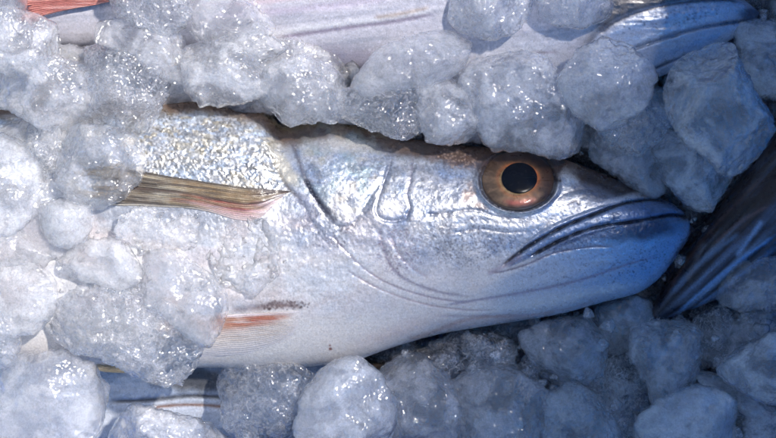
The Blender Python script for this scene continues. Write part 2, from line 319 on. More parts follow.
# ================================================================== THE FISH IN THE MIDDLE
hero = Fish(top=[(-520, 170), (-380, 138), (-200, 108), (0, 96), (140, 97), (200, 98), (262, 108), (285, 126), (305, 122), (330, 118), (360, 125), (400, 137), (440, 142), (500, 149), (545, 154), (580, 165), (630, 185), (660, 198), (676, 206), (685, 214), (689.5, 224), (690.4, 230)],
            bot=[(-520, 200), (-380, 240), (-200, 320), (0, 358), (140, 366), (250, 368), (300, 367), (350, 361), (400, 345), (440, 334), (500, 324), (560, 314), (600, 303), (640, 292), (655, 282), (669, 267), (680, 251), (687.5, 240), (690.4, 233)],
            thick=[(-520, 10), (-300, 45), (0, 62), (200, 64), (300, 62), (400, 56), (500, 48), (580, 39), (630, 31), (665, 22), (682, 13), (688, 7), (690.4, 2)], zc=0)
def hero_canvas():
    c = Canvas(-60, 700, 85, 375); X, Y = c.X, c.Y
    dt = Y - pchip(hero.top, X); db = pchip(hero.bot, X) - Y
    N1, N2, N3 = n2(X, Y, 40, 30, 1), n2(X, Y, 9, None, 2), n2(X, Y, 3, None, 3, 3)
    c.col[:] = (.48, .50, .55); c.m[:] = .55
    # belly to silver
    w = sstep(205, 250, Y + 14 * N1 + (X - 300) * .0) ; c.mix(w, (.72, .70, .70), .12); c.mix(w * np.clip(.15 + n2(X, Y, 16, None, 44), 0, .5), (.60, .62, .66)); c.mix(w * np.clip(n2(X, Y, 24, None, 45) * 1.2, 0, .5), (.66, .59, .57))
    c.mix(sstep(300, 350, Y + 10 * N1) * (1 - sstep(360, 460, X)) * .7, (.82, .76, .70), .05)     # cream under the belly
    # scaly upper flank
    sc_ = (1 - sstep(272, 292, X + 3 * N2)) * (1 - sstep(188, 212, Y + 6 * N1))
    c.mix(sc_, (.42, .43, .46), .45)
    hue = n2(X, Y, 22, 16, 8); c.mix(sc_ * np.clip(hue * 1.6, 0, .6), (.44, .52, .62)); c.mix(sc_ * np.clip(-hue * 1.4, 0, .45), (.66, .60, .46))
    wx, wy = n2(X, Y, 14, None, 61), n2(X, Y, 11, None, 62); pat = sstep(-.35, .25, n2(X, Y, 12, 9, 63)); xx, yy = X + .10 * Y + 5 * wx + 1. * N2 + .9 * N3, Y + 4.5 * wy + .8 * N3 - .06 * X; v = yy / 3.1; row = np.floor(v); vf = v - row
    u = xx / 5.6 + .5 * (row % 2); arc = np.sqrt(np.clip(1 - (2 * vf - 1) ** 2, 0, 1)) * .5; cell = np.floor(u + arc); uf = u + arc - cell
    cid = _h(cell.astype(np.int64).astype(np.uint32), row.astype(np.int64).astype(np.uint32), np.zeros(X.shape, np.uint32), 7).astype(float)
    cid2 = _h(cell.astype(np.int64).astype(np.uint32), row.astype(np.int64).astype(np.uint32), np.ones(X.shape, np.uint32), 9).astype(float)
    c.h += sc_ * (pat * .9 * (1 - uf) * sstep(0, .12, uf) * (.3 + 1.2 * cid) + .5 * N3 + .4 * cid2 + .5 * N2)
    c.col *= (1 - sc_ * .55 * pat * (1 - sstep(.03, .22, uf)) * (.2 + cid))[..., None]; c.col *= (1 + sc_ * (.75 * (cid2 - .45)))[..., None]
    c.mix(sc_ * sstep(.7, .95, cid) * .5, (.62, .54, .38)); c.mix(sc_ * sstep(.75, .95, cid2 * (1 - cid * .2)) * .55, (.74, .76, .80), .5); c.mix(sc_ * (1 - sstep(.05, .3, cid)) * .5, (.40, .50, .66))
    c.col *= (1 + sc_ * .7 * n2(X, Y, 1.8, None, 33, 2))[..., None]; c.mix(sc_ * sstep(.1, .5, n2(X, Y, 10, 7, 31)) * .5, (.26, .26, .25)); c.mix(sc_ * (1 - sstep(4, 26, dt)) * .55, (.20, .19, .17))
    # head silver with bluish and warm pearl patches
    hd = sstep(285, 300, X) * (1 - sstep(250, 290, Y + .1 * (X - 400) + 34 * (1 - sstep(330, 420, X))))
    c.mix(hd * np.clip(n2(X, Y, 30, 22, 12) * 1.6 + .4, 0, .85), (.30, .38, .54), .5)
    c.mix(hd * np.clip(n2(X, Y, 18, 14, 13) * 1.4, 0, .5), (.62, .58, .56), .4); c.mix(hd * np.clip(n2(X, Y, 9, 7, 14) * 1.6, 0, .5), (.22, .25, .33), .4); c.mix(hd * np.clip(n2(X, Y, 60, 9, 15) * 1.2, 0, .35), (.74, .76, .80), .6)
    c.col *= (1 + .36 * n2(X, Y, 1.7, None, 30, 2) * hd + .3 * N3 * hd + .2 * N2 * hd)[..., None]
    # back: brown olive edge
    bw = 21 + 8 * N1 + 6 * np.exp(-((X - 325) / 38) ** 2) - 4 * sstep(420, 520, X) + 9 * sstep(560, 600, X) * (1 - sstep(640, 680, X))
    c.mix((1 - sstep(bw * .55, bw * 1.25, dt + 3 * N2)) * .97, (.08, .05, .035), .05)
    c.mix((1 - sstep(2, 10, dt + 3 * N2)) * np.exp(-((X - 320) / 50) ** 2) * .7, (.16, .14, .07), .1)
    c.h += 3.5 * (1 - sstep(3, 15, dt)) * np.exp(-((X - 318) / 45) ** 2) * (1 + .6 * N2)
    g_ = c.ell(345, 175, 60, 48, 0, soft=.6, jit=.3)
    c.mix(g_ * np.clip(n2(X, Y, 13, 10, 81) * 1.6, 0, .5), (.34, .46, .46), .5); c.mix(g_ * np.clip(n2(X, Y, 11, 8, 82) * 1.6, 0, .45), (.56, .48, .34), .5); c.mix(g_ * np.clip(n2(X, Y, 6, 5, 83) * 1.6, 0, .5), (.22, .25, .30), .4)
    # operculum plates
    c.mix(c.ell(395, 255, 90, 30, 35, soft=.8) * .35, (.82, .78, .80), .2)
    c.line([(293, 140), (297, 156), (308, 184), (325, 210), (338, 226)], 2.2, (.16, .15, .18), .75, depth=4, dw=3.5, step=-7, sr=26)
    c.line([(304, 178), (316, 198), (330, 217)], 3.6, (.04, .04, .06), .95, depth=3.5, dw=3.5)
    c.line([(333, 223), (340, 227), (352, 225), (360, 215)], 1.5, (.2, .2, .24), .8, depth=2.5, dw=2.6)
    c.line([(358, 216), (366, 204), (375, 190), (387, 172), (392, 154)], 3.5, (.24, .29, .38), .65, depth=4.5, dw=5)
    c.line([(362, 216), (371, 205), (380, 190)], 2, (.2, .22, .28), .5, depth=2, dw=2)
    c.mix(c.ell(343, 163, 24, 10, -35, soft=.7) * .45, (.30, .40, .50)); c.mix(c.ell(350, 166, 7, 6, 0) * .5, (.25, .27, .30))
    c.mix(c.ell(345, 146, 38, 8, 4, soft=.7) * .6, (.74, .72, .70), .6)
    c.line([(272, 150), (276, 166), (288, 187), (301, 201), (312, 222), (327, 240)], 1.8, (.15, .12, .10), .7, depth=3.5, dw=3, step=-4, sr=16)
    c.mix(c.ell(285, 168, 8, 26, -32, soft=.5) * .75, (.72, .66, .54), .5)
    c.mix(c.ell(313, 216, 10, 30, -32, soft=.6, seed=7) * .7, (.36, .37, .47), .4)
    c.mix(c.ell(326, 244, 18, 12, 30, soft=.8) * .4, (.45, .40, .48))
    c.line([(326, 231), (336, 240), (345, 250), (358, 263), (375, 276), (402, 289), (440, 299), (480, 303)], 1.2, (.28, .22, .27), .7, depth=1.3, dw=2.2, step=1.3, sr=18)
    c.line([(345, 268), (358, 277), (385, 291), (425, 304), (470, 310), (505, 309)], 1.0, (.34, .24, .28), .6, depth=1.6, dw=2.2, step=1.6, sr=12)
    c.line([(394, 150), (388, 172), (381, 192), (376, 210), (384, 220), (405, 219), (410, 207)], 1.8, (.24, .25, .32), .6, depth=3, dw=3, step=4, sr=14)
    c.line([(413, 152), (411, 178), (407, 194), (410, 208), (405, 218)], 1.6, (.22, .20, .26), .7, depth=2.8, dw=2.6)
    c.mix(c.ell(394, 207, 11, 13, 10, soft=.6) * .7, (.78, .75, .73), .5)
    c.line([(380, 224), (380, 236), (383, 247), (392, 267), (409, 281), (440, 292), (480, 298)], 1.5, (.26, .23, .30), .7, depth=1.6, dw=3, step=-2, sr=26)
    c.line([(390, 232), (397, 250), (410, 266), (432, 280)], 1.2, (.42, .34, .38), .5, depth=1.5, dw=3)
    # folds under the eye
    for L_ in ([(418, 215), (446, 213), (472, 210), (500, 217), (530, 219)],):
        c.line(L_, 1.3, (.16, .17, .22), .7, depth=2.4, dw=2.6)
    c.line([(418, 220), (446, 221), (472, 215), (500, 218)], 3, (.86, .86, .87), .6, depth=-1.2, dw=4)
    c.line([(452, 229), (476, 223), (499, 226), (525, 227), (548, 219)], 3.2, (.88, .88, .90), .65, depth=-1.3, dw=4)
    c.line([(450, 234), (478, 229), (505, 232), (530, 231)], 1, (.3, .3, .36), .5, depth=1.6, dw=2)
    for k in range(0):
        y = 236 + k * 5; c.line([(440 + k * 4, y + 2), (465, y - 1), (490, y + 1), (512 - k * 2, y - 3)], 1., (.35, .37, .44), .28, depth=.9, dw=1.8)
    # eye socket
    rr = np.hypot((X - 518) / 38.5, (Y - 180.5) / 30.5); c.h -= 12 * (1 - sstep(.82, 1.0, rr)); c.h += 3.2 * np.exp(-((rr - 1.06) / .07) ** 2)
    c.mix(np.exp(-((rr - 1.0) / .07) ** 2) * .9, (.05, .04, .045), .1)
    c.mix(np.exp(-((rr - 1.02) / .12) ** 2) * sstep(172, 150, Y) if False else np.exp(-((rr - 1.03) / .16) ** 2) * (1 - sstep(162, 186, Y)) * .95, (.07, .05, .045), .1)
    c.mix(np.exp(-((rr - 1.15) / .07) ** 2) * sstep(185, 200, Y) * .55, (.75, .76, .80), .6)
    # browns behind and under the eye
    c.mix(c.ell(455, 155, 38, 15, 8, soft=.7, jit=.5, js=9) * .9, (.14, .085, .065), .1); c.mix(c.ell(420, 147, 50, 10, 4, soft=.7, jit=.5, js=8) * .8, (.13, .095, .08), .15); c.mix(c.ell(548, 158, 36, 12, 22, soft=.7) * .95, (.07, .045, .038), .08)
    c.dots(c.ell(458, 160, 24, 9, 10) * 1., 80, .5, 1.1, (.55, .40, .32), .6, 5)
    c.mix(c.ell(468, 196, 7, 8, 40, jit=.5, js=6) * .8, (.34, .25, .22)); c.mix(c.ell(479, 206, 9, 5, 20, jit=.5, js=6) * .75, (.34, .26, .23)); c.mix(c.ell(472, 187, 4, 8, -30, jit=.5, js=6) * .6, (.36, .27, .24))
    # snout
    c.mix(c.ell(567, 182, 9, 20, 28, soft=.6, jit=.4, js=6) * .85, (.74, .76, .78), .7)
    c.mix(c.ell(610, 183, 60, 13, 22, soft=.6) * .96, (.035, .027, .027), .08)
    c.mix(c.ell(594, 194, 34, 9, 14, soft=.8) * .75, (.16, .16, .19), .3)
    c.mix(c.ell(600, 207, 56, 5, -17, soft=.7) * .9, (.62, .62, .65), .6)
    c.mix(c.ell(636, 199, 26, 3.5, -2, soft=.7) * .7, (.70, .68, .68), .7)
    c.mix(c.ell(662, 205, 26, 8, 20, soft=.8) * .75, (.09, .08, .10), .2)
    c.line([(545, 205), (560, 196), (580, 190), (605, 190)], 2, (.14, .14, .17), .5, depth=2, dw=3)
    c.line([(566, 205), (575, 201), (580, 205)], 1.2, (.12, .11, .13), .8, depth=1, dw=2)
    # maxilla band between the two mouth lines
    win, d, sd, t = c.dist([(505, 267), (530, 250), (563, 233), (600, 219), (640, 211), (675, 209)], pad=30)
    wdt = 3 + 9 * sstep(0, .35, t)
    wv = (1 - sstep(.7, 1.15, d / wdt)) * sstep(0, .06, t); c.h[win] += 2.2 * np.sqrt(np.clip(1 - (d / wdt) ** 2, 0, 1)) * sstep(0, .1, t)
    mc = np.array((.30, .37, .52)); cur = c.col[win]; cur[:] = cur * (1 - wv[..., None] * .85) + mc * wv[..., None] * .85; c.m[win] = c.m[win] * (1 - wv) + .5 * wv
    bx = n2(X, Y, 11, 9, 21); c.col[win] *= (1 - wv * .55 * sstep(.0, .5, bx[win]) * sstep(.25, .5, t))[..., None]
    wv2 = wv * sstep(.55, .95, t); c.col[win] = c.col[win] * (1 - wv2[..., None] * .6) + np.array((.10, .16, .30)) * wv2[..., None] * .6
    # lower jaw
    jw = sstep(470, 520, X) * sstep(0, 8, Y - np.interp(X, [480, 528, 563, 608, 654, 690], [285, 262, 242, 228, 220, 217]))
    c.line([(552, 176), (556, 180), (562, 181)], 1.8, (.03, .025, .03), .9, depth=3, dw=3)
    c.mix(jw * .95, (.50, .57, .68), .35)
    c.mix(jw * sstep(540, 640, X) * .85, (.27, .46, .71), .35)  # blue cast of the light painted over the jaw's own blue-grey
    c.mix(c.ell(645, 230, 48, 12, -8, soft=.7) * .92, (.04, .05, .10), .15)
    c.mix(c.ell(590, 238, 42, 6, -14, soft=.8) * .6, (.24, .25, .33), .35)
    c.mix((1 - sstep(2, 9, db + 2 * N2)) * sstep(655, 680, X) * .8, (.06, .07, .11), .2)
    c.mix(c.ell(560, 300, 90, 10, -10, soft=.8) * .5, (.66, .68, .72), .25)
    c.line([(498, 270), (508, 261), (520, 252), (540, 239), (565, 226), (595, 214), (620, 204.5), (640, 200.5), (658, 200), (674, 205)], 1.9, (.012, .012, .02), 1., depth=7, dw=3.4, step=-2, sr=8, ends=(.12, .1))
    c.line([(526, 258), (540, 251), (563, 239), (586, 230), (608, 225), (631, 222), (654, 218), (672, 215), (688, 217)], 1.7, (.012, .012, .02), 1., depth=7, dw=3.4, step=2, sr=8, ends=(.1, .02))
    c.line([(488, 273), (505, 271), (528, 264), (554, 253), (590, 247), (618, 247)], 1.2, (.16, .13, .18), .8, depth=2.2, dw=2.2)
    c.line([(486, 274), (505, 266), (524, 255)], 3, (.42, .32, .38), .6)
    c.line([(440, 306), (470, 301), (525, 292), (580, 280), (623, 266), (664, 254)], 1.6, (.26, .24, .34), .75, depth=1.4, dw=3.2, step=.7, sr=18)
    c.line([(470, 294), (520, 284), (575, 270), (620, 256)], 4, (.68, .73, .80), .35, depth=-.8, dw=6)
    c.line([(430, 316), (470, 316), (525, 315), (561, 310), (600, 300)], 1.2, (.40, .34, .40), .6, depth=1., dw=2.6, step=.5, sr=8)
    c.line([(404, 340), (422, 336), (446, 327), (466, 320), (492, 317), (520, 317)], 2.2, (.50, .34, .30), .65, depth=2.2, dw=3)
    c.line([(430, 334), (470, 325), (520, 318), (560, 311)], 2.2, (.55, .45, .46), .5)
    # throat wrinkles and pinks, painted fin shadow
    c.mix(c.ell(400, 330, 50, 10, -18, soft=.9) * .35, (.72, .52, .46)); c.mix(c.ell(350, 300, 60, 22, 10, soft=.9) * .3, (.66, .72, .80))
    c.mix(c.ell(270, 300, 46, 7, -3, soft=.8) * .0, (.3, .2, .2))
    c.line([(228, 311), (255, 308), (280, 305), (306, 308)], 3.4, (.20, .14, .14), .75, depth=4, dw=4)  # shadow line above the pelvic fin, painted along a crease
    c.dots(c.ell(285, 305, 28, 5, -2), 120, .6, 1.3, (.08, .05, .05), .8, 9)
    c.mix(c.ell(322, 309, 18, 7, -12, soft=.8) * .5, (.86, .86, .90), .4)
    c.mix(c.ell(290, 225, 26, 12, 10, soft=.8) * .25, (.72, .55, .55))
    # small dark pigment spots on cheek, jaw and gill
    dk = (.08, .07, .10)
    c.dots(c.ell(470, 240, 46, 26, 0), 700, .45, .8, dk, .6, 1); c.dots(c.ell(640, 262, 44, 14, -28), 130, .4, .8, (.03, .05, .12), .8, 2)
    c.dots(c.ell(570, 270, 60, 18, -12), 90, .5, .9, dk, .5, 3); c.dots(c.ell(326, 225, 20, 26, -25), 420, .5, 1., dk, .65, 4)
    c.dots(c.ell(400, 250, 26, 26, 30), 420, .5, .9, (.22, .16, .22), .55, 6); c.dots(hd * sstep(420, 300, Y) if False else hd + 1e-9, 3800, .4, .8, (.16, .17, .22), .38, 7)
    c.dots(hd * (X < 540) * (dt > 22) + 1e-12, 2200, .4, .8, (.9, .9, .9), .4, 17)
    c.dots(c.ell(590, 238, 52, 8, -16), 500, .4, .8, (.08, .09, .16), .6, 8); c.dots(c.ell(330, 348, 3, 3, 0), 4, 1., 1.6, (.25, .1, .08), .9, 10)
    c.dots((Y > 230) * (X < 420) * (db > 6) * 1., 260, .5, 1., (.5, .42, .40), .4, 11)
    # frost-bitten texture of the belly
    bl = (1 - sstep(330, 420, X)) * sstep(200, 225, Y) * (1 - sstep(300, 320, Y))
    c.col *= (1 + bl * (.16 * n2(X, Y, 15, 10, 46) + .22 * n2(X, Y, 4, 3, 47, 3)))[..., None]; c.mix(bl * np.clip(n2(X, Y, 40, 18, 48) * 1.2, 0, .4), (.50, .56, .66)); c.mix(bl * np.clip(n2(X, Y, 30, 20, 49) * 1.2, 0, .3), (.60, .48, .46))
    f_, ci_ = worley(np.stack([X / 6.5, Y / 4.5, X * 0], -1), 12); c.h += bl * .5 * np.sqrt(np.clip(1 - f_ * f_, 0, 1)) * sstep(-.2, .3, n2(X, Y, 26, None, 50))
    c.h += bl * (.8 * n2(X, Y, 12, None, 41) + .6 * np.abs(n2(X, Y, 5, None, 42, 2)))
    c.h += hd * (.2 * N3 + .16 * N2) + .16 * N3 * (1 - hd)
    c.h += .9 * n2(X, Y, 44, 26, 51) * sstep(290, 330, X)
    np.clip(c.col, .01, .92, out=c.col); return c
t_ = empty('fish', 388, 235, -60)
tag(t_, 'large silver fish lying on its side across the middle with amber eye and closed mouth', 'fish', 'fish packed in the crate')
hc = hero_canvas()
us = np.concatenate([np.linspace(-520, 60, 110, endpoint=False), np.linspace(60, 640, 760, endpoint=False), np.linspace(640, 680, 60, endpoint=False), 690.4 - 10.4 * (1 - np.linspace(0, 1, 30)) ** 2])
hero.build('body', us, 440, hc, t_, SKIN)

def hz(px, py, off=0):        # flank height where a picture point meets the skin
    z = hero.z(px, py)
    for _ in range(3): x, y = unproj(px, py, z); z = hero.z(x, y)
    return z + off
# the eye
def dome(name, cx, cy, rx, ry, r0, r1, z0, bulge, colour, parent, nr=60, na=180, full=1., tilt=(0, 0), material=EYE):
    r = np.linspace(r0, r1, nr); a = np.linspace(0, 2 * math.pi, na, endpoint=False); R, A = np.meshgrid(r, a, indexing='ij')
    PX, PY = cx + rx * R * np.cos(A), cy + ry * R * np.sin(A)
    Z = z0 + bulge * (np.sqrt(np.clip(1.06 - (R / full) ** 2, 0, 2))) + tilt[0] * (PX - cx) + tilt[1] * (PY - cy)
    X, Y = unproj(PX, PY, Z); C = colour(R, A, PX, PY)
    X, Y, Z, C = [np.concatenate([q, q[:, :1]], 1) for q in (X, Y, Z, C)]
    return sheet(name, X, Y, Z, C, material, parent, thick=2.5)
ez = float(hz(np.array([518.]), np.array([180.]))[0]) - 6
gx = (float(hz(np.array([535.]), np.array([180.]))[0]) - float(hz(np.array([500.]), np.array([180.]))[0])) / 35
gy = (float(hz(np.array([518.]), np.array([195.]))[0]) - float(hz(np.array([518.]), np.array([165.]))[0])) / 30
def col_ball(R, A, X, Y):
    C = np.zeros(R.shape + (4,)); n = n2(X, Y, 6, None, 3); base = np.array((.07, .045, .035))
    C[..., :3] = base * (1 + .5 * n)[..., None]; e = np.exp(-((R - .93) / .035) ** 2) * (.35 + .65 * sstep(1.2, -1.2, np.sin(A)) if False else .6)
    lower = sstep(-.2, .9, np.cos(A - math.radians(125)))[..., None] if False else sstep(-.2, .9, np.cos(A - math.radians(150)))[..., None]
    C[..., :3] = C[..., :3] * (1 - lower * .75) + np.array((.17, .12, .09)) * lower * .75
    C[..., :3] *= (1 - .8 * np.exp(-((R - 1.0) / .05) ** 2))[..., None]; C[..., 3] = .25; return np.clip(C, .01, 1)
def col_iris(R, A, X, Y):
    C = np.zeros(R.shape + (4,)); st = fbm(np.stack([np.cos(A) * 9, np.sin(A) * 9, R * 2.5], -1), 3, 4); n = n2(X, Y, 5, None, 6)
    a = np.array((.23, .10, .035)); b = np.array((.11, .055, .03)); pale = np.array((.25, .17, .10))
    k = sstep(.5, .95, R)[..., None]; c = a * (1 - k) + b * k; left = sstep(-.3, .8, np.cos(A - math.radians(165)))[..., None]; c = c * (1 - left * .5) + pale * left * .5
    c = c * (1 + .6 * st + .6 * n + .35 * n2(X, Y, 12, None, 16))[..., None]
    og = (np.exp(-((R - .55 - .03 * np.cos(3 * A + 1)) / .06) ** 2))[..., None] * (.35 + .65 * sstep(-.2, .8, np.cos(A - math.radians(-50))))[..., None]; c = c * (1 - og) + np.array((.60, .16, .03)) * og
    gd = (np.exp(-((R - .485) / .03) ** 2) * .4)[..., None]; c = c * (1 - gd) + np.array((.62, .42, .14)) * gd
    rd = (np.exp(-((R - .80) / .1) ** 2) * sstep(.75, 1., np.cos(A - math.radians(85))) * .8)[..., None]; c = c * (1 - rd) + np.array((.42, .07, .05)) * rd
    dk = sstep(-.35, .8, np.cos(A + math.radians(75)))[..., None] * sstep(.55, .8, R)[..., None]; c = c * (1 - dk * .85) + np.array((.05, .025, .02)) * dk * .85  # shade of the brow painted into the upper iris
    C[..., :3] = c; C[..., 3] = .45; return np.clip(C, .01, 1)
def col_pup(R, A, X, Y):
    C = np.zeros(R.shape + (4,)); C[..., :3] = (.006, .008, .014); C[..., 3] = 0; return C
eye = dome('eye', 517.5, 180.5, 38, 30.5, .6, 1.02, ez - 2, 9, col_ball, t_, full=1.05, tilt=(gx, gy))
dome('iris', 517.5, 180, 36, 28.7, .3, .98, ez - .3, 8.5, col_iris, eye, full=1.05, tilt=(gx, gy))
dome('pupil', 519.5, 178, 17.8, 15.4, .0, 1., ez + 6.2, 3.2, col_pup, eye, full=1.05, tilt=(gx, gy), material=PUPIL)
eye_off = -np.array(t_.location)
for o in bpy.data.objects:
    if o.name in ('iris', 'pupil'): o.location = (0, 0, 0)
# fix nesting offset: children of the eye already sit in world space minus eye location (0), so shift by the fish base
for n_ in ('iris', 'pupil'):
    bpy.data.objects[n_].location = -np.array(t_.location) if False else (-t_.location.x, -t_.location.y, -t_.location.z)

def col_pect(T, Q, ray, X, Y):
    C = np.zeros(T.shape + (4,)); st = n2(X, Y - .12 * X, 46, 2.1, 7); blot = n2(X, Y, 16, 9, 12); st2 = n2(X, Y, 50, 3, 8)
    c = np.ones(T.shape + (3,)) * np.array((.25, .16, .08))
    def mx(w, k): nonlocal c; w = np.clip(w, 0, 1)[..., None]; c = c * (1 - w) + np.array(k) * w
    mx(sstep(.35, .8, T) * .9, (.22, .19, .145))
    mx(sstep(.45, .55, Q) * (1 - sstep(.35, .62, T)) * .95, (.38, .06, .05))
    mx(sstep(.45, .6, Q) * sstep(.45, .8, T) * .8, (.22, .19, .16))
    mx((1 - sstep(.05, .24, T + .08 * blot)) * sstep(.25, .5, Q) * .95, (.60, .57, .60)); mx(np.exp(-((T - .17 - .1 * Q) / .025) ** 2) * sstep(.35, .5, Q) * .6, (.20, .06, .06))
    mx(np.exp(-((Q - .74 - .1 * T) / .07) ** 2) * (1 - sstep(.3, .45, T)) * .6, (.68, .36, .36))
    mx(np.clip(blot * 1.5, 0, .55), (.17, .13, .08)); mx(np.clip(-blot * 1.3, 0, .4) * sstep(.3, .6, T), (.42, .40, .34)); mx(sstep(.05, .3, st) * .85 * sstep(.12, .5, T), (.075, .06, .05)); mx(np.clip(-st * 1.5, 0, .5), (.42, .34, .22))
    mx(np.clip(st2 * 1.2, 0, .4), (.12, .09, .06))
    mx(np.exp(-((Q - .50 + .03 * st2) / .035) ** 2) * .8, (.09, .06, .05)); mx(np.exp(-((Q - .02) / .06) ** 2) * .9, (.07, .06, .055)); mx(np.exp(-((Q - .93) / .03) ** 2) * sstep(.4, .6, T) * .8, (.07, .06, .055))
    mx(sstep(.62, .98, Q + .1 * st) * (1 - sstep(.35, .6, T)) * .85, (.66, .56, .56)); mx(sstep(.9, 1, Q) * sstep(.3, .5, T) * .7, (.55, .52, .47)); mx((1 - sstep(.1, .26, T)) * (1 - sstep(.2, .42, Q)) * .92, (.05, .035, .04))
    c = c * (1 - .12 * (1 - ray) ** 3)[..., None]; C[..., :3] = c; C[..., 3] = .15; return np.clip(C, .01, .9)
fin('pectoral_fin', hero, [(291, 191), (265, 189), (235, 186), (200, 181), (165, 175.5), (132, 170), (95, 166)], [(285, 194), (276, 204), (258, 219), (238, 220), (205, 211), (165, 207), (100, 205)],
    lambda T, Q: (2.2 + 2.5 * np.sin(T * 3.1)) * (1 - .75 * Q) * sstep(-.05, .2, T) + 1.4 * np.sin(Q * math.pi) * sstep(.0, .2, T) - .9 * Q * (1 - T), col_pect, t_, rays=17, zfun=lambda x, y: hz(x, y), ridge=.35, rag=.16)
def col_pelv(T, Q, ray, X, Y):
    C = np.zeros(T.shape + (4,)); st = n2(X, Y, 34, 1.8, 17); n = n2(X, Y, 20, 10, 18)
    c = np.ones(T.shape + (3,)) * np.array((.66, .60, .56))
    def mx(w, k): nonlocal c; w = np.clip(w, 0, 1)[..., None]; c = c * (1 - w) + np.array(k) * w
    mx(np.exp(-((Q - .13 - .1 * T) / (.07 + .22 * T)) ** 2) * sstep(.06, .3, T) * (1 - sstep(.45, .9, T)) * (1. + 1.1 * st), (.44, .12, .07))
    mx(np.exp(-((Q - .16) / .2) ** 2) * sstep(.4, .7, T) * .7, (.55, .34, .22)); mx(np.exp(-((Q - .02) / .035) ** 2) * .8, (.85, .76, .78))
    mx(np.clip(st * 1.2, 0, .5) * (1 - .7 * Q), (.52, .36, .26)); mx(np.clip(n, 0, .4), (.72, .68, .66)); mx((1 - sstep(.0, .25, T)) * .7, (.68, .66, .69)); mx(sstep(.55, 1, Q) * .9, (.68, .65, .66))
    c = c * (1 - .12 * (1 - ray) ** 3)[..., None]; C[..., :3] = c; C[..., 3] = .05; return np.clip(C, .01, .9)
fin('pelvic_fin', hero, [(312, 310), (290, 312), (262, 313), (232, 315), (200, 318), (160, 322)], [(312, 314), (300, 328), (286, 342), (262, 352), (225, 356), (165, 358)],
    lambda T, Q: 2.6 * (1 - Q) ** .7 * sstep(0, .2, T) - .5, col_pelv, t_, rays=20, zfun=lambda x, y: hz(x, y), ridge=.5)

# ================================================================== OTHER FISH
def generic(cv, fish, back=(.07, .055, .05), flank=(.5, .54, .62), belly=(.80, .78, .80), backw=.25, bell=.55, streak=.25, seed=60):
    X, Y = cv.X, cv.Y; t, b = pchip(fish.top, X), pchip(fish.bot, X); q = (Y - t) / np.maximum(b - t, 1); N1, N2 = n2(X, Y, 40, 14, seed), n2(X, Y, 60, 5, seed + 1)
    cv.col[:] = flank; cv.m[:] = .45; q = q + .05 * N1; cv.mix(1 - sstep(backw * .7, backw * 1.3, q), back, .2); cv.mix(sstep(bell, bell + .2, q), belly, .2)
    cv.col *= (1 + streak * N2 + .12 * n2(X, Y, 3, None, seed + 2, 2))[..., None]; cv.h += .35 * N2 + .3 * n2(X, Y, 5, None, seed + 3)
    cv.mix(np.clip(n2(X, Y + .12 * X, 90, 7, seed + 4) * 1.6, 0, .6), np.array(flank) * .72); cv.mix(np.clip(-n2(X, Y + .12 * X, 80, 5, seed + 5) * 1.6, 0, .6), np.minimum(np.array(belly) * 1.12, .9))
# fish across the top of the picture
top = Fish(top=[(-200, -60), (0, -110), (300, -125), (480, -112), (600, -72), (690, -30), (735, -8), (752, 4), (760, 11)], bot=[(-200, 20), (-50, 42), (100, 50), (200, 54), (300, 68), (400, 90), (480, 103), (540, 105), (600, 96), (640, 84), (680, 68), (720, 46), (745, 31), (756, 22), (760, 14)],
           thick=[(-200, 25), (0, 50), (300, 56), (500, 50), (620, 38), (700, 24), (745, 12), (760, 2)], zc=-8)
c = Canvas(-40, 770, -60, 112); generic(c, top, belly=(.68, .66, .72), flank=(.58, .60, .70), backw=.16, bell=.4, streak=.05)
X, Y = c.X, c.Y
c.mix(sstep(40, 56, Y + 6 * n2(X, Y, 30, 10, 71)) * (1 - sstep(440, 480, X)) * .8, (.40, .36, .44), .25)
c.line([(180, 44), (230, 40), (270, 34), (330, 25), (400, 17), (440, 8)], 3, (.88, .87, .90), .95, depth=-3, dw=5)
c.line([(270, 39), (330, 30), (390, 22), (440, 13)], 2.2, (.30, .25, .34), .85, depth=4, dw=4)
c.line([(372, 18), (400, 14), (432, 7)], 2.2, (.40, .28, .18), .6, seed=5); c.line([(170, 20), (240, 14), (330, 6), (400, -4)], 4, (.62, .52, .66), .5, depth=2, dw=5)
c.line([(190, 5), (260, 2), (330, -6)], 3, (.75, .55, .60), .5)
c.mix(c.ell(522, 56, 48, 24, -5, soft=.6) * .9, (.86, .85, .89), .3); c.line([(500, 62), (530, 54), (560, 52)], 1.6, (.50, .40, .45), .6, depth=2.5, dw=3)
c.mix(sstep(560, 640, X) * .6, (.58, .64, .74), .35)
c.line([(596, 38), (612, 24), (640, 12), (680, 3), (720, 0), (745, 3)], 2, (.05, .04, .05), .9, depth=4, dw=4)
wn, d, sd, tt = c.dist([(592, 44), (612, 24), (640, 12), (680, 3), (720, 0), (760, 4)], 60); w = (sd < 0) * sstep(0, 4, d) * sstep(584, 606, X[wn] + .45 * Y[wn] - 12 + 6 * n2(X[wn], Y[wn], 12, None, 5)); cc = c.col[wn]; cc[:] = cc * (1 - w[..., None] * .9) + np.array((.07, .06, .06)) * w[..., None] * .9
c.line([(598, 60), (630, 50), (665, 38), (700, 28), (735, 22), (756, 20)], 2.4, (.06, .07, .12), .9, depth=6, dw=4, step=3, sr=12)
c.line([(612, 56), (650, 40), (690, 27), (730, 17)], 5, (.62, .70, .82), .5, depth=-3, dw=6); c.line([(600, 40), (640, 24), (690, 14), (735, 9)], 4, (.55, .66, .84), .5, depth=-2, dw=5)
c.line([(630, 72), (650, 70), (675, 60), (700, 51)], 2., (.08, .09, .14), .85, depth=5, dw=4, step=2, sr=10); c.line([(650, 60), (690, 46), (725, 34)], 4, (.40, .52, .68), .5, depth=-2, dw=5)
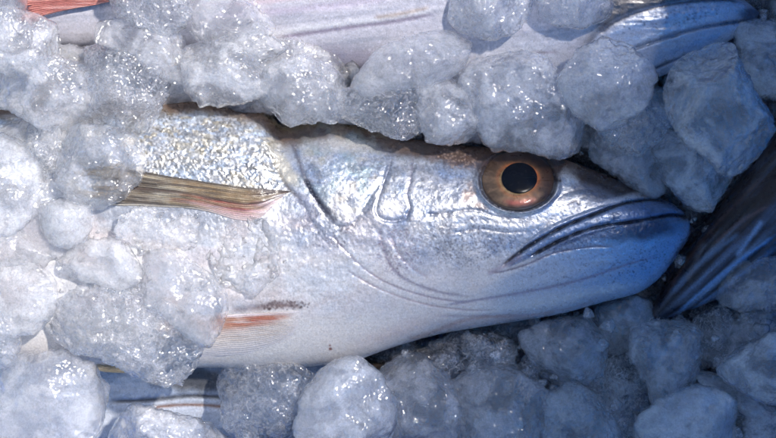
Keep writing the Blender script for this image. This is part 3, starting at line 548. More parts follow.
c.mix(c.ell(752, 14, 18, 9, 0) * .8, (.05, .06, .10)); c.dots(c.ell(670, 18, 50, 10, -12), 90, .6, 1.2, (.06, .07, .12), .7, 77)
te = empty('fish', 300, 0, -64); tag(te, 'pale fish partly buried along the top edge with a striped blue jaw at right', 'fish', 'fish packed in the crate')
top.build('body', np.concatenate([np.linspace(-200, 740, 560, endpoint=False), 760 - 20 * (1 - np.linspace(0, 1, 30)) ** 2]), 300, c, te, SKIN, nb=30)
def col_red(T, Q, ray, X, Y):
    C = np.zeros(T.shape + (4,)); st = n2(X, Y, 30, 1.6, 27); c = np.ones(T.shape + (3,)) * np.array((.52, .20, .17))
    w = np.clip(st * 1.4 + .1, 0, .7)[..., None]; c = c * (1 - w) + np.array((.72, .45, .42)) * w; w = np.clip(-st * 1.4, 0, .6)[..., None]; c = c * (1 - w) + np.array((.34, .12, .12)) * w
    C[..., :3] = c; C[..., 3] = .05; return np.clip(C, .01, .9)
fin('pelvic_fin', top, [(150, -22), (100, -14), (60, -8), (22, -6)], [(148, -8), (105, 3), (62, 11), (24, 20)], lambda T, Q: 6 + 0 * T, col_red, te, rays=12, zfun=lambda x, y: top.z(x, y), ridge=1.2)
# dark fish at the right
rg = Fish(top=[(0, -6), (20, -13), (60, -26), (110, -40), (180, -56), (300, -75), (420, -70)], bot=[(0, -2), (20, 8), (60, 22), (110, 36), (180, 48), (300, 56), (420, 50)], thick=[(0, 3), (20, 14), (60, 26), (110, 34), (200, 42), (300, 44), (420, 20)], zc=-22, frame=(650, 326, math.radians(-40)))
c = Canvas(-5, 240, -75, 60); generic(c, rg, back=(.06, .036, .028), flank=(.07, .085, .12), belly=(.10, .14, .22), backw=.45, bell=.7, streak=.35, seed=90)
for v0, v1, cc, a_, dp in ((-14, -24, (.30, .36, .46), .6, -2), (-2, -8, (.26, .36, .52), .6, -2.5), (10, 4, (.30, .44, .62), .75, -3), (18, 20, (.24, .34, .50), .6, -2)):
    c.line([(8, v0 * .35), (50, v0), (110, (v0 + v1) / 2), (170, v1)], 2.2, cc, a_, depth=dp * .5, dw=3., seed=int(v0) + 50, ends=(.5, .4))
for v0, v1 in ((-19, -30), (-8, -16), (5, -2), (14, 12), (22, 26)):
    c.line([(8, v0 * .35), (50, v0), (110, (v0 + v1) / 2), (170, v1)], 1.6, (.015, .015, .02), .8, depth=2.6, dw=3., seed=int(v0) + 70)
c.line([(30, -12), (70, -26), (120, -36), (190, -42)], 2, (.20, .12, .10), .7, depth=-2, dw=4)
for P_, w_, cc, a_ in (([(676, 315), (700, 293), (736, 263), (780, 232)], 2., (.22, .42, .72), .85), ([(735, 258), (750, 238), (763, 219)], 2.4, (.34, .50, .74), .8), ([(668, 296), (690, 272), (716, 250), (742, 232)], 2.6, (.20, .30, .44), .6),
                        ([(690, 312), (720, 290), (776, 248)], 1.6, (.20, .34, .56), .8), ([(686, 282), (695, 262), (705, 240)], 3, (.30, .26, .24), .5), ([(712, 246), (740, 222), (770, 205)], 1.6, (.24, .15, .15), .6)):
    c.line([rg.to_own(x_, y_) for x_, y_ in P_], w_, cc, a_, depth=-1.2, dw=3., seed=int(P_[0][0]))
te2 = empty('fish', 740, 250, -64); tag(te2, 'dark brown fish with blue streaks lying beyond the snout of the big fish', 'fish', 'fish packed in the crate')
rg.build('body', np.concatenate([2 * np.linspace(0, 1, 8, endpoint=False), np.linspace(2, 240, 220, endpoint=False), np.linspace(240, 420, 30)]), 220, c, te2, SKIN, nb=30)
# fish under the ice at the lower left
lf = Fish(top=[(-260, 330), (-150, 305), (0, 290), (120, 296), (260, 325), (340, 352), (400, 378), (408, 384)], bot=[(-260, 400), (-150, 440), (0, 462), (120, 460), (260, 442), (340, 420), (400, 394), (408, 388)], thick=[(-260, 20), (-100, 36), (120, 38), (260, 32), (380, 14), (408, 2)], zc=-62)
c = Canvas(-30, 412, 285, 465); generic(c, lf, back=(.08, .06, .05), flank=(.42, .50, .62), belly=(.62, .66, .74), backw=.14, bell=.5, streak=.25, seed=120)
X, Y = c.X, c.Y; f, cid = worley(np.stack([X / 6, Y / 5, X * 0], -1), 5); w = 1 - sstep(70, 110, X); c.h += w * 1.6 * np.sqrt(np.clip(1 - f * f, 0, 1)); c.col *= (1 + w * (cid - .5) * .7)[..., None]
c.line([(105, 402), (150, 400), (190, 396), (240, 398)], 2.2, (.02, .02, .03), .95, depth=6, dw=4); c.line([(140, 409), (180, 405), (215, 406), (260, 412)], 1.8, (.22, .10, .05), .9, depth=3, dw=3)
c.line([(110, 396), (150, 393), (200, 389)], 4, (.52, .60, .74), .7, depth=-3, dw=5)
c.mix(c.ell(200, 380, 60, 14, 4) * .9, (.05, .05, .055))
te3 = empty('fish', 100, 380, -100); tag(te3, 'bluish silver fish lying deepest under the ice at the lower left', 'fish', 'fish packed in the crate')
lf.build('body', np.concatenate([np.linspace(-260, 395, 260, endpoint=False), 408 - 13 * (1 - np.linspace(0, 1, 14)) ** 2]), 200, c, te3, SKIN, nb=30)
def col_yel(T, Q, ray, X, Y):
    C = np.zeros(T.shape + (4,)); st = n2(X, Y, 14, 2, 37); c = np.array((.62, .52, .36)) * (1 + .4 * st)[..., None]; C[..., :3] = c; C[..., 3] = .05; return np.clip(C, .01, .9)
fin('pectoral_fin', lf, [(62, 336), (84, 350), (102, 362), (126, 366)], [(58, 346), (76, 358), (96, 370), (122, 374)], lambda T, Q: 26 + 0 * T, col_yel, te3, rays=6, zfun=lambda x, y: lf.z(x, y), nt=60, ns=40)

#ICE_SECTION
# ================================================================== ICE
def ico(n):
    bm = bmesh.new(); bmesh.ops.create_icosphere(bm, subdivisions=n, radius=1); V = np.array([v.co[:] for v in bm.verts]); F = np.array([[v.index for v in f.verts] for f in bm.faces]); bm.free(); return V, F
ICO = {n: ico(n) for n in (2, 4, 6, 7)}
def lump_shape(poly, H, style, seed, res=7, flat=2.4, zt=(0, 0)):
    D, F = ICO[res]; P = np.array(poly, float); P2 = np.roll(P, -1, 0)
    ar = P[:, 0] * P2[:, 1] - P2[:, 0] * P[:, 1]; A = ar.sum() / 2; c = np.array([((P[:, 0] + P2[:, 0]) * ar).sum(), ((P[:, 1] + P2[:, 1]) * ar).sum()]) / (6 * A)
    th = np.linspace(-math.pi, math.pi, 361)[:-1]; r = np.zeros(360)
    for i, t in enumerate(th):
        d = np.array([math.cos(t), math.sin(t)]); e = P2 - P; w = P - c; den = d[0] * e[:, 1] - d[1] * e[:, 0]
        tt = (w[:, 0] * e[:, 1] - w[:, 1] * e[:, 0]) / np.where(abs(den) < 1e-9, 1e-9, den); u = (w[:, 0] * d[1] - w[:, 1] * d[0]) / np.where(abs(den) < 1e-9, 1e-9, den)
        ok = (tt > 0) & (u >= -1e-6) & (u <= 1 + 1e-6); r[i] = tt[ok].max() if ok.any() else 0
    k = np.exp(-(np.arange(-14, 15) / 4.) ** 2); k /= k.sum(); r = np.convolve(np.concatenate([r[-14:], r, r[:14]]), k, 'valid')
    jag = np.stack([np.cos(th) * r.mean(), np.sin(th) * r.mean(), th * 0 + seed * 9.1], 1); r = r + (2.6 if res > 4 else 1.5) * fbm(jag / 9, 3, seed + 40, .7) * min(1, r.mean() / 20)
    ang = np.arctan2(D[:, 1], D[:, 0]); R = np.interp(ang, np.append(th, math.pi), np.append(r, r[0]))
    hz_ = np.hypot(D[:, 0], D[:, 1]); ph = np.arctan2(D[:, 2], hz_); ch, sh = np.abs(np.cos(ph)), np.sin(ph)
    ex = 2 / flat; ch = ch ** ex; sh = np.sign(sh) * np.abs(sh) ** ex
    V = np.stack([R * ch * np.cos(ang), R * ch * np.sin(ang), H * sh], 1)
    mean = r.mean(); sd = seed * 13.7
    Q = V + sd
    nrm = V / np.array([mean ** 2, mean ** 2, H * H]) * np.array([.8, .8, 1.]); nrm /= np.linalg.norm(nrm, axis=1)[:, None] + 1e-9
    am = {'bub': (.15, 2.4, 1.8), 'mid': (.12, .75, 1.2), 'milk': (.10, .3, .8), 'slab': (.10, .3, .6), 'film': (.3, .5, .8), 'bed': (.12, 1.5, 1.), 'crumb': (.2, 0, 0)}[style]
    d = am[0] * mean * fbm(Q / (mean * .7), 3, seed)
    if res > 3:
        # dents from pieces that melted away, with sharper rims
        d -= am[0] * mean * .5 * np.abs(fbm(Q / (mean * .33), 3, seed + 3, .6)) 
        if am[1]:
            f, cid = worley(Q / (9 if style == 'bub' else 7.5), seed); d += am[1] * (np.sqrt(np.clip(1 - f * f, 0, 1)) - .6) * (1.1 if style == 'bub' else 1.)
            f, cid = worley(Q / 4.2, seed + 9); d += am[1] * .42 * (np.sqrt(np.clip(1 - f * f, 0, 1)) - .6 + .5 * cid)
        d += am[2] * fbm(Q / 5, 3, seed + 7, .6)
    if res > 3:
        rs = np.random.RandomState(seed)                      # broken faces, rounded by melting
        for q in range({'slab': 9, 'milk': 8, 'mid': 10, 'bub': 7}.get(style, 6)):
            a = rs.uniform(0, 6.283); up = rs.uniform(.55, 1.) * rs.choice([1, 1, 1, -1]); n_ = np.array([math.cos(a) * math.sqrt(1 - up * up), math.sin(a) * math.sqrt(1 - up * up), up])
            ext = (np.hypot(n_[0], n_[1]) * mean) ** 2 + (n_[2] * H) ** 2; kk = math.sqrt(ext) * rs.uniform(.66, .9); e = V @ n_ - kk
            V = V - n_ * (np.logaddexp(0, e / 1.6) * 1.6)[:, None] * .92
    V = V + nrm * d[:, None]; V[:, 2] += V[:, 0] * zt[0] + V[:, 1] * zt[1]
    return V, F, c, np.abs(sh)
G = 'lumps of ice around the fish'
def lump(poly, z, H, style, label, seed, flat=2.4, zt=(0, 0), group=G):
    flat -= .35; H *= .95
    f = 1 - z / HC; m_ = np.mean(poly, axis=0); g = 1.08 if z >= 60 else 1.15; P = [(CX + (m_[0] + (a - m_[0]) * g - CX) * f, CY + (m_[1] + (b - m_[1]) * g - CY) * f) for a, b in poly]
    V, F, c, th_ = lump_shape(P, H, style, seed, 7 if abs(np.ptp(np.array(poly), axis=0)).max() > 62 else 6, flat, zt)
    o = mesh('ice_lump', V + [c[0], c[1], z], F, ICE[style], loc=(c[0], c[1], z), col=np.stack([th_, th_, th_, th_ * 0 + 1], 1)); tag(o, label, 'ice lump', group); return o
LUMPS = [
 # --- top edge
 ([(-30, 12), (10, 10), (40, 18), (66, 30), (76, 50), (78, 66), (50, 72), (10, 74), (-30, 70)], 58, 22, 'mid', 'pale ice lump at the left edge just below the red fin', (.0, .0)),
 ([(-25, -30), (20, -30), (30, -6), (26, 14), (0, 20), (-25, 16)], 60, 18, 'mid', 'small ice piece in the top left corner beside the red fin'),
 ([(-20, 66), (20, 56), (60, 58), (92, 72), (99, 95), (88, 115), (72, 130), (48, 132), (22, 118), (0, 104), (-20, 108)], 62, 26, 'mid', 'broad pale ice lump on the left above the milky lumps', (.0, .0)),
 ([(88, 52), (110, 42), (132, 46), (152, 60), (166, 74), (166, 94), (156, 112), (140, 126), (126, 138), (98, 126), (82, 124), (96, 98), (88, 76)], 52, 22, 'bub', 'dark grey bubbly ice lump with swirled surface above the left of the big fish'),
 ([(70, 14), (110, 18), (150, 22), (188, 34), (200, 60), (190, 84), (170, 84), (140, 62), (108, 46), (84, 40)], 60, 14, 'slab', 'smooth grey ice slab behind the dark bubbly lump'),
 ([(106, -18), (150, -24), (186, -14), (190, 6), (182, 24), (166, 34), (140, 28), (116, 12)], 66, 16, 'bub', 'clear ice lump with a bright curved rim at the top edge'),
 ([(188, 46), (215, 41), (248, 48), (272, 62), (280, 84), (262, 97), (230, 101), (202, 102), (187, 88), (183, 66)], 55, 20, 'mid', 'small rounded granular ice lump just above the silver scales'),
 ([(266, 66), (300, 56), (330, 62), (348, 80), (352, 102), (344, 118), (312, 123), (292, 127), (274, 116), (262, 96)], 60, 22, 'mid', 'sparkling round ice lump touching the brown ridge of the fish back'),
 ([(336, 96), (362, 86), (396, 82), (416, 94), (423, 116), (420, 132), (405, 140), (385, 131), (358, 122), (340, 116)], 58, 18, 'bub', 'lumpy clear ice piece resting on the back of the fish over the gill'),
 ([(354, 88), (364, 66), (384, 46), (420, 32), (456, 24), (471, 38), (467, 56), (455, 76), (430, 86), (400, 90), (372, 96)], 62, 20, 'milk', 'smooth milky wedge of ice above the fish head'),
 ([(418, 84), (446, 77), (470, 92), (487, 112), (482, 138), (455, 143), (430, 138), (420, 118)], 52, 18, 'mid', 'granular grey ice lump on the nape left of the eye'),
 ([(462, 78), (488, 58), (520, 50), (548, 68), (568, 94), (592, 120), (590, 146), (562, 154), (524, 150), (494, 144), (480, 118)], 50, 24, 'mid', 'large blue grey ice lump directly above the amber eye'),
 ([(557, 84), (574, 55), (604, 38), (632, 48), (653, 74), (644, 108), (622, 124), (602, 131), (580, 116), (564, 100)], 66, 22, 'milk', 'smooth six sided milky ice lump below the striped jaw', (0, 0), 2.8),
 ([(652, 92), (664, 66), (682, 48), (706, 37), (732, 44), (742, 74), (757, 100), (778, 124), (780, 150), (776, 174), (758, 188), (740, 184), (715, 165), (690, 144), (668, 118)], 72, 26, 'mid', 'biggest pale blue ice lump at the upper right', (.0, .0)),
 ([(738, 30), (770, 20), (800, 30), (800, 100), (770, 110), (756, 90), (740, 66)], 0, 24, 'mid', 'deep blue ice lump at the right edge beside the biggest lump'),
 ([(760, -30), (800, -30), (805, 20), (775, 24), (760, 10)], -30, 22, 'mid', 'blue ice piece in the top right corner beyond the striped jaw'),
 ([(442, -14), (490, -20), (532, -14), (530, 18), (515, 34), (480, 38), (450, 28)], 62, 18, 'mid', 'grey ice lump at the top edge above the white belly'),
 ([(540, -16), (580, -20), (614, -12), (610, 18), (580, 26), (546, 22)], 58, 16, 'slab', 'small smooth grey ice lump at the top edge before the striped jaw'),
 ([(586, 128), (620, 112), (650, 98), (668, 106), (673, 120), (656, 138), (640, 150), (610, 146)], 30, 16, 'bub', 'dark bubbly ice piece wedged under the six sided lump'),
 ([(578, 142), (600, 132), (640, 134), (652, 152), (664, 186), (650, 196), (628, 186), (600, 166), (582, 156)], 8, 16, 'slab', 'flat angular grey ice piece lying on the snout'),
 ([(650, 140), (665, 126), (692, 140), (720, 164), (740, 180), (728, 200), (708, 216), (690, 206), (666, 182)], 16, 22, 'mid', 'dark grey ice lump between the snout and the biggest pale lump'),
 ([(225, 34), (250, 30), (272, 36), (286, 42), (284, 52), (262, 62), (236, 52)], 52, 10, 'mid', 'tiny ice nub against the pale belly of the top fish'),
 # --- pieces beneath the top row
 ([(-30, 60), (60, 50), (130, 60), (190, 70), (230, 90), (200, 110), (120, 128), (40, 140), (-30, 130)], 18, 30, 'milk', 'wide pale ice slab half hidden under the dark bubbly lump'),
 ([(170, 60), (250, 40), (330, 50), (390, 70), (400, 110), (340, 120), (260, 110), (190, 104)], 22, 26, 'mid', 'long grey ice slab beneath the lumps above the silver scales'),
 ([(380, 60), (450, 44), (520, 50), (560, 90), (540, 140), (470, 138), (400, 120)], 18, 24, 'mid', 'grey ice slab beneath the milky wedge and the nape lump'),
 ([(540, 90), (600, 100), (660, 90), (690, 130), (670, 170), (600, 150), (550, 130)], -12, 24, 'mid', 'dim blue ice slab beneath the six sided lump'),
 # --- thin melting pieces on skin
 ([(176, -8), (214, -12), (262, 0), (276, 22), (262, 42), (226, 46), (192, 40), (178, 16)], 56, 10, 'slab', 'clear flat ice piece over the pale belly right of the clear rimmed lump'),
 ([(110, 214), (150, 208), (196, 214), (212, 232), (190, 250), (140, 250), (108, 236)], 64, 6, 'film', 'thin frosty ice film just below the pectoral fin'),
 ([(206, 226), (236, 214), (274, 222), (300, 244), (292, 276), (256, 292), (222, 284), (204, 256)], 62, 5, 'film', 'thin melting ice film on the bare belly between the two fins'),
 # --- left side
 ([(-30, 180), (40, 172), (90, 180), (126, 206), (118, 240), (70, 262), (0, 270), (-30, 262)], 50, 20, 'milk', 'flat white ice slab on the left belly under the smaller milky lumps'),
 ([(-10, 128), (50, 118), (100, 130), (110, 160), (70, 190), (20, 190), (-10, 170)], 46, 20, 'mid', 'frosty ice slab beneath the two round left lumps'),
 ([(-30, 132), (0, 134), (25, 144), (42, 165), (46, 190), (36, 212), (14, 232), (-30, 238)], 66, 26, 'milk', 'round milky white ice lump at the left edge'),
 ([(54, 140), (75, 126), (110, 128), (138, 143), (147, 166), (137, 186), (116, 203), (94, 208), (74, 201), (59, 186), (50, 162)], 74, 20, 'mid', 'round translucent ice lump at the tip of the pectoral fin'),
 ([(30, 128), (58, 130), (62, 150), (56, 176), (62, 196), (46, 204), (38, 180), (30, 150)], 56, 16, 'bub', 'narrow clear ice piece between the two round left lumps'),
 ([(38, 206), (62, 198), (90, 204), (95, 226), (86, 242), (66, 249), (48, 242), (38, 228)], 72, 16, 'milk', 'small milky ice lump below the round translucent one'),
 ([(-30, 222), (10, 222), (40, 236), (58, 252), (40, 268), (0, 268), (-30, 262)], 58, 18, 'milk', 'white ice lump at the left edge above the dark gap'),
 ([(50, 250), (90, 240), (130, 238), (150, 258), (150, 284), (120, 292), (80, 280), (56, 272)], 66, 14, 'slab', 'flat frosty ice piece lying on the fish belly'),
 ([(-34, 262), (0, 262), (40, 258), (66, 276), (58, 302), (40, 330), (14, 336), (-20, 318)], 60, 14, 'milk', 'pale wet ice lump at the left edge over the gap beside the long dark lump'),
 ([(122, 268), (140, 256), (168, 252), (200, 264), (224, 288), (228, 310), (218, 330), (205, 346), (188, 336), (168, 322), (140, 300)], 70, 18, 'slab', 'clear domed ice piece over the base of the pelvic fin'),
 ([(24, 294), (42, 274), (78, 278), (120, 288), (158, 302), (190, 326), (199, 348), (192, 372), (174, 386), (150, 380), (122, 366), (94, 355), (62, 345), (38, 326), (26, 312)], 58, 20, 'bub', 'long dark bubbly ice lump under the belly at lower left'),
 ([(-30, 300), (2, 302), (17, 320), (19, 345), (8, 368), (-30, 372)], 56, 20, 'mid', 'pale ice lump cut by the left edge below the dark gap'),
 ([(-30, 390), (6, 372), (30, 356), (62, 352), (96, 367), (120, 388), (132, 406), (125, 424), (100, 436), (60, 450), (-30, 450)], 44, 28, 'milk', 'big milky white ice lump in the lower left corner'),
 ([(88, 436), (110, 418), (135, 409), (172, 411), (206, 424), (244, 440), (250, 470), (90, 470)], 20, 18, 'mid', 'ice lump on the bottom edge beside the big milky one'),
 # --- bottom
 ([(217, 388), (236, 368), (262, 364), (300, 367), (322, 376), (316, 396), (302, 416), (300, 440), (290, 452), (250, 448), (226, 418)], 12, 24, 'bub', 'dark grey ice lump below the pelvic fin'),
 ([(296, 428), (304, 396), (320, 374), (336, 365), (360, 361), (379, 378), (389, 402), (392, 450), (350, 460), (297, 456)], 40, 26, 'milk', 'bright knobbly upright ice lump on the bottom edge under the throat'),
 ([(380, 362), (400, 347), (426, 357), (446, 378), (454, 410), (450, 452), (392, 452), (388, 404), (380, 384)], 14, 24, 'mid', 'grey blue ice lump right of the bright upright one'),
 ([(446, 388), (470, 374), (502, 370), (540, 384), (556, 408), (562, 452), (452, 456)], 4, 24, 'mid', 'wide blue grey ice lump at the bottom centre'),
 ([(430, 345), (455, 334), (490, 332), (515, 345), (520, 366), (500, 376), (470, 374), (446, 366)], -20, 20, 'bub', 'dark ice piece tucked right below the throat'),
 ([(520, 334), (550, 322), (588, 316), (606, 342), (602, 366), (584, 382), (560, 388), (536, 368), (524, 348)], -4, 22, 'slab', 'smooth blue grey ice lump below the middle of the jaw'),
 ([(596, 310), (630, 298), (652, 302), (656, 320), (640, 340), (620, 354), (604, 344)], -12, 18, 'slab', 'grey ice piece tucked under the chin'),
 ([(592, 368), (612, 350), (633, 358), (644, 384), (647, 412), (632, 436), (608, 424), (590, 392)], -18, 22, 'bub', 'dark blue ice lump in the hollow at lower right'),
 ([(632, 328), (658, 314), (686, 317), (699, 336), (699, 366), (691, 391), (671, 401), (655, 407), (647, 380), (631, 354)], 4, 24, 'mid', 'rounded square dark ice lump below the dark fish'),
 ([(546, 398), (570, 385), (592, 388), (612, 410), (618, 454), (548, 456)], 16, 20, 'mid', 'small blue grey ice lump on the bottom edge right of centre'),
 ([(628, 440), (642, 418), (665, 400), (695, 387), (722, 395), (740, 412), (736, 432), (724, 460), (632, 460)], 24, 24, 'milk', 'bright blue grey ice lump with a clear rim on the bottom edge'),
 ([(716, 372), (735, 352), (776, 334), (806, 340), (806, 402), (762, 402), (736, 386)], 26, 24, 'mid', 'light blue ice lump at the right edge below the dark hollow'),
 ([(694, 330), (720, 314), (776, 306), (806, 314), (806, 346), (770, 352), (735, 362), (704, 366)], -26, 22, 'mid', 'dark navy ice lump below the dark fish at the right edge'),
 ([(720, 282), (744, 266), (776, 260), (806, 266), (806, 306), (770, 308), (744, 309), (724, 300)], 10, 18, 'mid', 'blue ice lump resting on the streaked dark fish at the right edge'),
 ([(690, 380), (716, 372), (738, 386), (764, 402), (806, 400), (806, 460), (740, 460), (742, 410), (722, 392)], -8, 22, 'mid', 'dark blue ice lump in the lower right corner'),
]
for i, L_ in enumerate(LUMPS):
    poly, z, H, st, lab = L_[:5]; zt = L_[5] if len(L_) > 5 else (0, 0); fl = L_[6] if len(L_) > 6 else 2.5
    lump(poly, z, H, st, lab, i + 1, fl, zt)
# the deeper ice nobody could count: one mass
def mass(name, spots, material, label, res, style):
    Vs, Fs, Ts, k = [], [], [], 0
    for (x, y, z, r, H, sd) in spots:
        a = np.linspace(0, 2 * math.pi, 9)[:-1] + sd; rr = r * (1 + .25 * np.sin(a * 3 + sd * 5) + .12 * np.cos(a * 2 + sd))
        V, F, c, th_ = lump_shape(np.stack([rr * np.cos(a), rr * np.sin(a)], 1)[::1], H, style, int(sd * 100) % 977, res)
        q = random.uniform(-.5, .5); V = V @ np.array([[1, 0, q * .5], [0, 1, -q * .4], [-q * .5, q * .4, 1]]).T
        Vs.append(V + [x, y, z]); Fs.append(F + k); Ts.append(th_); k += len(V)
    T_ = np.concatenate(Ts); o = mesh(name, np.vstack(Vs), np.vstack(Fs), material, col=np.stack([T_, T_, T_, T_ * 0 + 1], 1)); tag(o, label, 'ice', kind='stuff'); return o
R_ = random.Random(11); sp = []
for gy in range(-70, 530, 40):
    for gx in range(-70, 860, 42):
        for lay in range(2):
            sp.append((gx + R_.uniform(-18, 18), gy + R_.uniform(-18, 18), -118 + lay * 44 + R_.uniform(-9, 9), R_.uniform(22, 34), R_.uniform(16, 26), R_.uniform(0, 9)))
def clear_of_fish(x, y, r):
    for f_ in (hero, top, rg, lf):
        u, v = f_.to_own(x, y)
        if f_.top[0][0] < u < f_.top[-1][0] + r and pchip(f_.top, np.array([u]))[0] - r < v < pchip(f_.bot, np.array([u]))[0] + r: return False
    return True
for k in range(1500):
    x, y, r = R_.uniform(-40, 820), R_.uniform(-40, 480), R_.uniform(9, 26)
    if clear_of_fish(x, y, r * .75): sp.append((x, y, R_.uniform(-55, -14), r, r * .8, R_.uniform(0, 9)))
mass('crushed_ice', sp, ICE['bed'], 'dark packed ice filling the gaps beneath the fish and larger lumps', 4, 'bed')
# loose melting crumbs on the frosted belly and between lumps
sp = []
for k in range(1300):
    if k < 200: x, y = R_.uniform(-5, 235), R_.gauss(245, 32)
    elif k < 320: x, y = R_.uniform(0, 500), R_.gauss(60, 26)
    else: x, y = R_.uniform(0, 776), R_.uniform(0, 438)
    inside = hero.top[0][0] < x < 688 and pchip(hero.top, np.array([x]))[0] < y < pchip(hero.bot, np.array([x]))[0]
    if inside:
        if k > 200 or R_.random() > .35 or x > 205 or y < 215 or y > 300: continue
        z = float(hz(np.array([x]), np.array([y]))[0]) + .5
    else: z = R_.uniform(-34, 10)
    r = R_.uniform(1.6, 5.) if R_.random() < .6 or inside else R_.uniform(5, 9)
    if not inside and not clear_of_fish(x, y, 2) and R_.random() < .93: continue
    X0, Y0 = unproj(x, y, z); sp.append((X0, Y0, z, r, r * .6, R_.uniform(0, 9)))
mass('ice_crumbs', sp, ICE['crumb'], 'small melting ice crumbs scattered on the fish belly and between lumps', 2, 'crumb')

# ================================================================== CRATE
def plastic():
    m, N, L = mat('blue_crate_plastic'); out = N('ShaderNodeOutputMaterial'); p = N('ShaderNodeBsdfPrincipled'); tc = N('ShaderNodeTexCoord')
    n = N('ShaderNodeTexNoise', i_Scale=60., i_Detail=6.); L(tc.outputs['Object'], n.inputs['Vector']); r = ramp(N, [(.3, (.012, .10, .36)), (.7, (.02, .16, .50))]); L(n.outputs['Fac'], r.inputs[0])
    L(r.outputs[0], p.inputs['Base Color']); p.inputs['Roughness'].default_value = .35; L(p.outputs[0], out.inputs[0]); return m
PL = plastic()
def box(bm, x0, x1, y0, y1, z0, z1):
    vs = [bm.verts.new((x * S, -y * S, z * S)) for z in (z0, z1) for y in (y0, y1) for x in (x0, x1)]
    for f in ((0, 1, 3, 2), (4, 6, 7, 5), (0, 4, 5, 1), (1, 5, 7, 3), (3, 7, 6, 2), (2, 6, 4, 0)): bm.faces.new([vs[i] for i in f])
def crate():
    x0, x1, y0, y1, zb, zt = -600, 850, -190, 620, -170, 60; w = 10
    t = empty('fish_crate', 125, 215, zb); tag(t, 'blue plastic crate under and around all the ice', 'crate')
    def part(name, boxes):
        bm = bmesh.new()
        for b in boxes: box(bm, *b)
        bmesh.ops.recalc_face_normals(bm, faces=bm.faces); me = bpy.data.meshes.new(name); bm.to_mesh(me); bm.free(); me.materials.append(PL)
        o = bpy.data.objects.new(name, me); COL.objects.link(o); o.parent = t; o.location = -t.location
        bv = o.modifiers.new('b', 'BEVEL'); bv.width = .001; bv.segments = 2; return o
    part('crate_base', [(x0, x1, y0, y1, zb, zb + 12)])
    for b in ((x0, x0 + w, y0, y1), (x1 - w, x1, y0, y1), (x0 + w + .5, x1 - w - .5, y0, y0 + w), (x0 + w + .5, x1 - w - .5, y1 - w, y1)):
        part('crate_wall', [(b[0], b[1], b[2], b[3], zb + 12.5, zt)])
crate()

# ================================================================== LIGHT, SKY, CAMERA
w = bpy.data.worlds.new('World'); sc.world = w; w.use_nodes = True; nt = w.node_tree; bg = nt.nodes['Background']
sky = nt.nodes.new('ShaderNodeTexSky'); sky.sky_type = 'NISHITA'; sky.sun_disc = False
sd = np.array((.45, .35, .85)); sd /= np.linalg.norm(sd)
sky.ozone_density = 1.8; sky.dust_density = .5; sky.sun_elevation = math.asin(sd[2]); sky.sun_rotation = math.atan2(sd[0], sd[1])
nt.links.new(sky.outputs[0], bg.inputs[0]); bg.inputs[1].default_value = .11
from mathutils import Vector
sl = bpy.data.lights.new('sun', 'SUN'); sl.energy = 4.8; sl.angle = math.radians(3.5); sl.color = (1, .93, .85)
so = bpy.data.objects.new('sun', sl); COL.objects.link(so); so.rotation_euler = Vector(sd).to_track_quat('Z', 'Y').to_euler(); so.location = (.5, .3, 1.5)
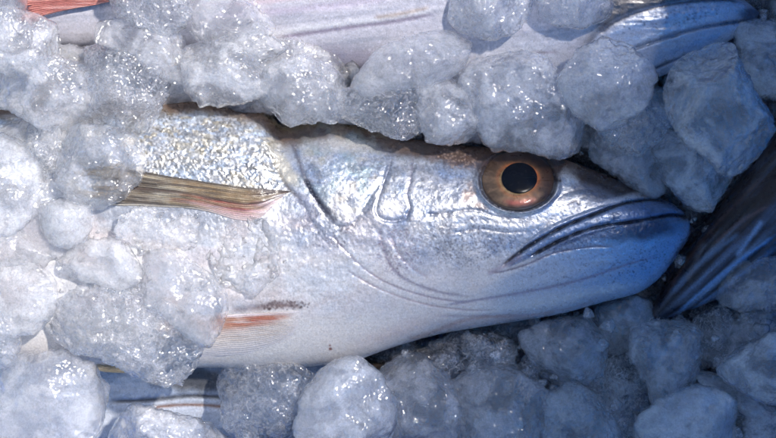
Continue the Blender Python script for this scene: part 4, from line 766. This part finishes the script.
# blue cloth added out of view to shade the right half
def shade_cloth():
    m, N, L = mat('blue_awning_cloth'); out = N('ShaderNodeOutputMaterial'); a = N('ShaderNodeBsdfDiffuse'); b = N('ShaderNodeBsdfTranslucent'); x = N('ShaderNodeMixShader')
    a.inputs[0].default_value = (.01, .34, .8, 1); b.inputs[0].default_value = (.015, .60, .98, 1); x.inputs[0].default_value = .92
    L(a.outputs[0], x.inputs[1]); L(b.outputs[0], x.inputs[2]); L(x.outputs[0], out.inputs[0])
    nx, ny = 40, 40; A, B = np.meshgrid(np.linspace(0, 2.6, nx), np.linspace(-1.8, 1.8, ny), indexing='ij'); n_ = math.hypot(1, .45)
    X = 1.88 + (A + .45 * B) / n_; Y = 1.20 + (-.45 * A + B) / n_; Z = 3.2 + .02 * np.sin(X * 9) * np.sin(Y * 7)
    i, j = np.meshgrid(np.arange(nx - 1), np.arange(ny - 1), indexing='ij'); q = i * ny + j; F = np.stack([q, q + ny, q + ny + 1, q + 1], -1).reshape(-1, 4)
    o = mesh('awning', np.stack([X.ravel() / S, -Y.ravel() / S, Z.ravel() / S], 1), F, m); s_ = o.modifiers.new('s', 'SOLIDIFY'); s_.thickness = .002
    tag(o, 'blue cloth awning of the stall stretched above the crate', 'awning')
shade_cloth()
def blue_glow_cloth():  # added beyond the frame; sunlit from behind, it glows blue onto the right side
    m = bpy.data.materials['blue_awning_cloth']; A, B = np.meshgrid(np.linspace(-.75, .45, 90), np.linspace(-.08, .50, 20), indexing='ij')
    X = .60 + .012 * np.sin(A * 38) * (1 - .4 * B) - .10 * (A + .15); n = B.shape[1]; i, j = np.meshgrid(np.arange(89), np.arange(n - 1), indexing='ij'); q = i * n + j
    o = mesh('side_cloth', np.stack([X.ravel() / S, -A.ravel() / S, B.ravel() / S], 1), np.stack([q, q + n, q + n + 1, q + 1], -1).reshape(-1, 4), m); s_ = o.modifiers.new('s', 'SOLIDIFY'); s_.thickness = .0015
    tag(o, 'blue cloth hung upright along the right side of the stall', 'cloth')
blue_glow_cloth()
cam = bpy.data.cameras.new('camera'); co = bpy.data.objects.new('camera', cam); COL.objects.link(co); sc.camera = co
co.location = (CX * S, -CY * S, HC * S); cam.sensor_width = 36; cam.lens = 36 * HC / 776.; cam.clip_start = .01; cam.clip_end = 50
sc.view_settings.view_transform = 'Standard'; sc.view_settings.look = 'None'; sc.view_settings.gamma = 1; sc.view_settings.exposure = .14
sc.cycles.max_bounces = 10; sc.cycles.transmission_bounces = 8; sc.cycles.transparent_max_bounces = 16; sc.cycles.diffuse_bounces = 3; sc.cycles.glossy_bounces = 3
sc.cycles.sample_clamp_indirect = 4; sc.cycles.use_adaptive_sampling = True; sc.cycles.adaptive_threshold = .05; sc.cycles.adaptive_min_samples = 16
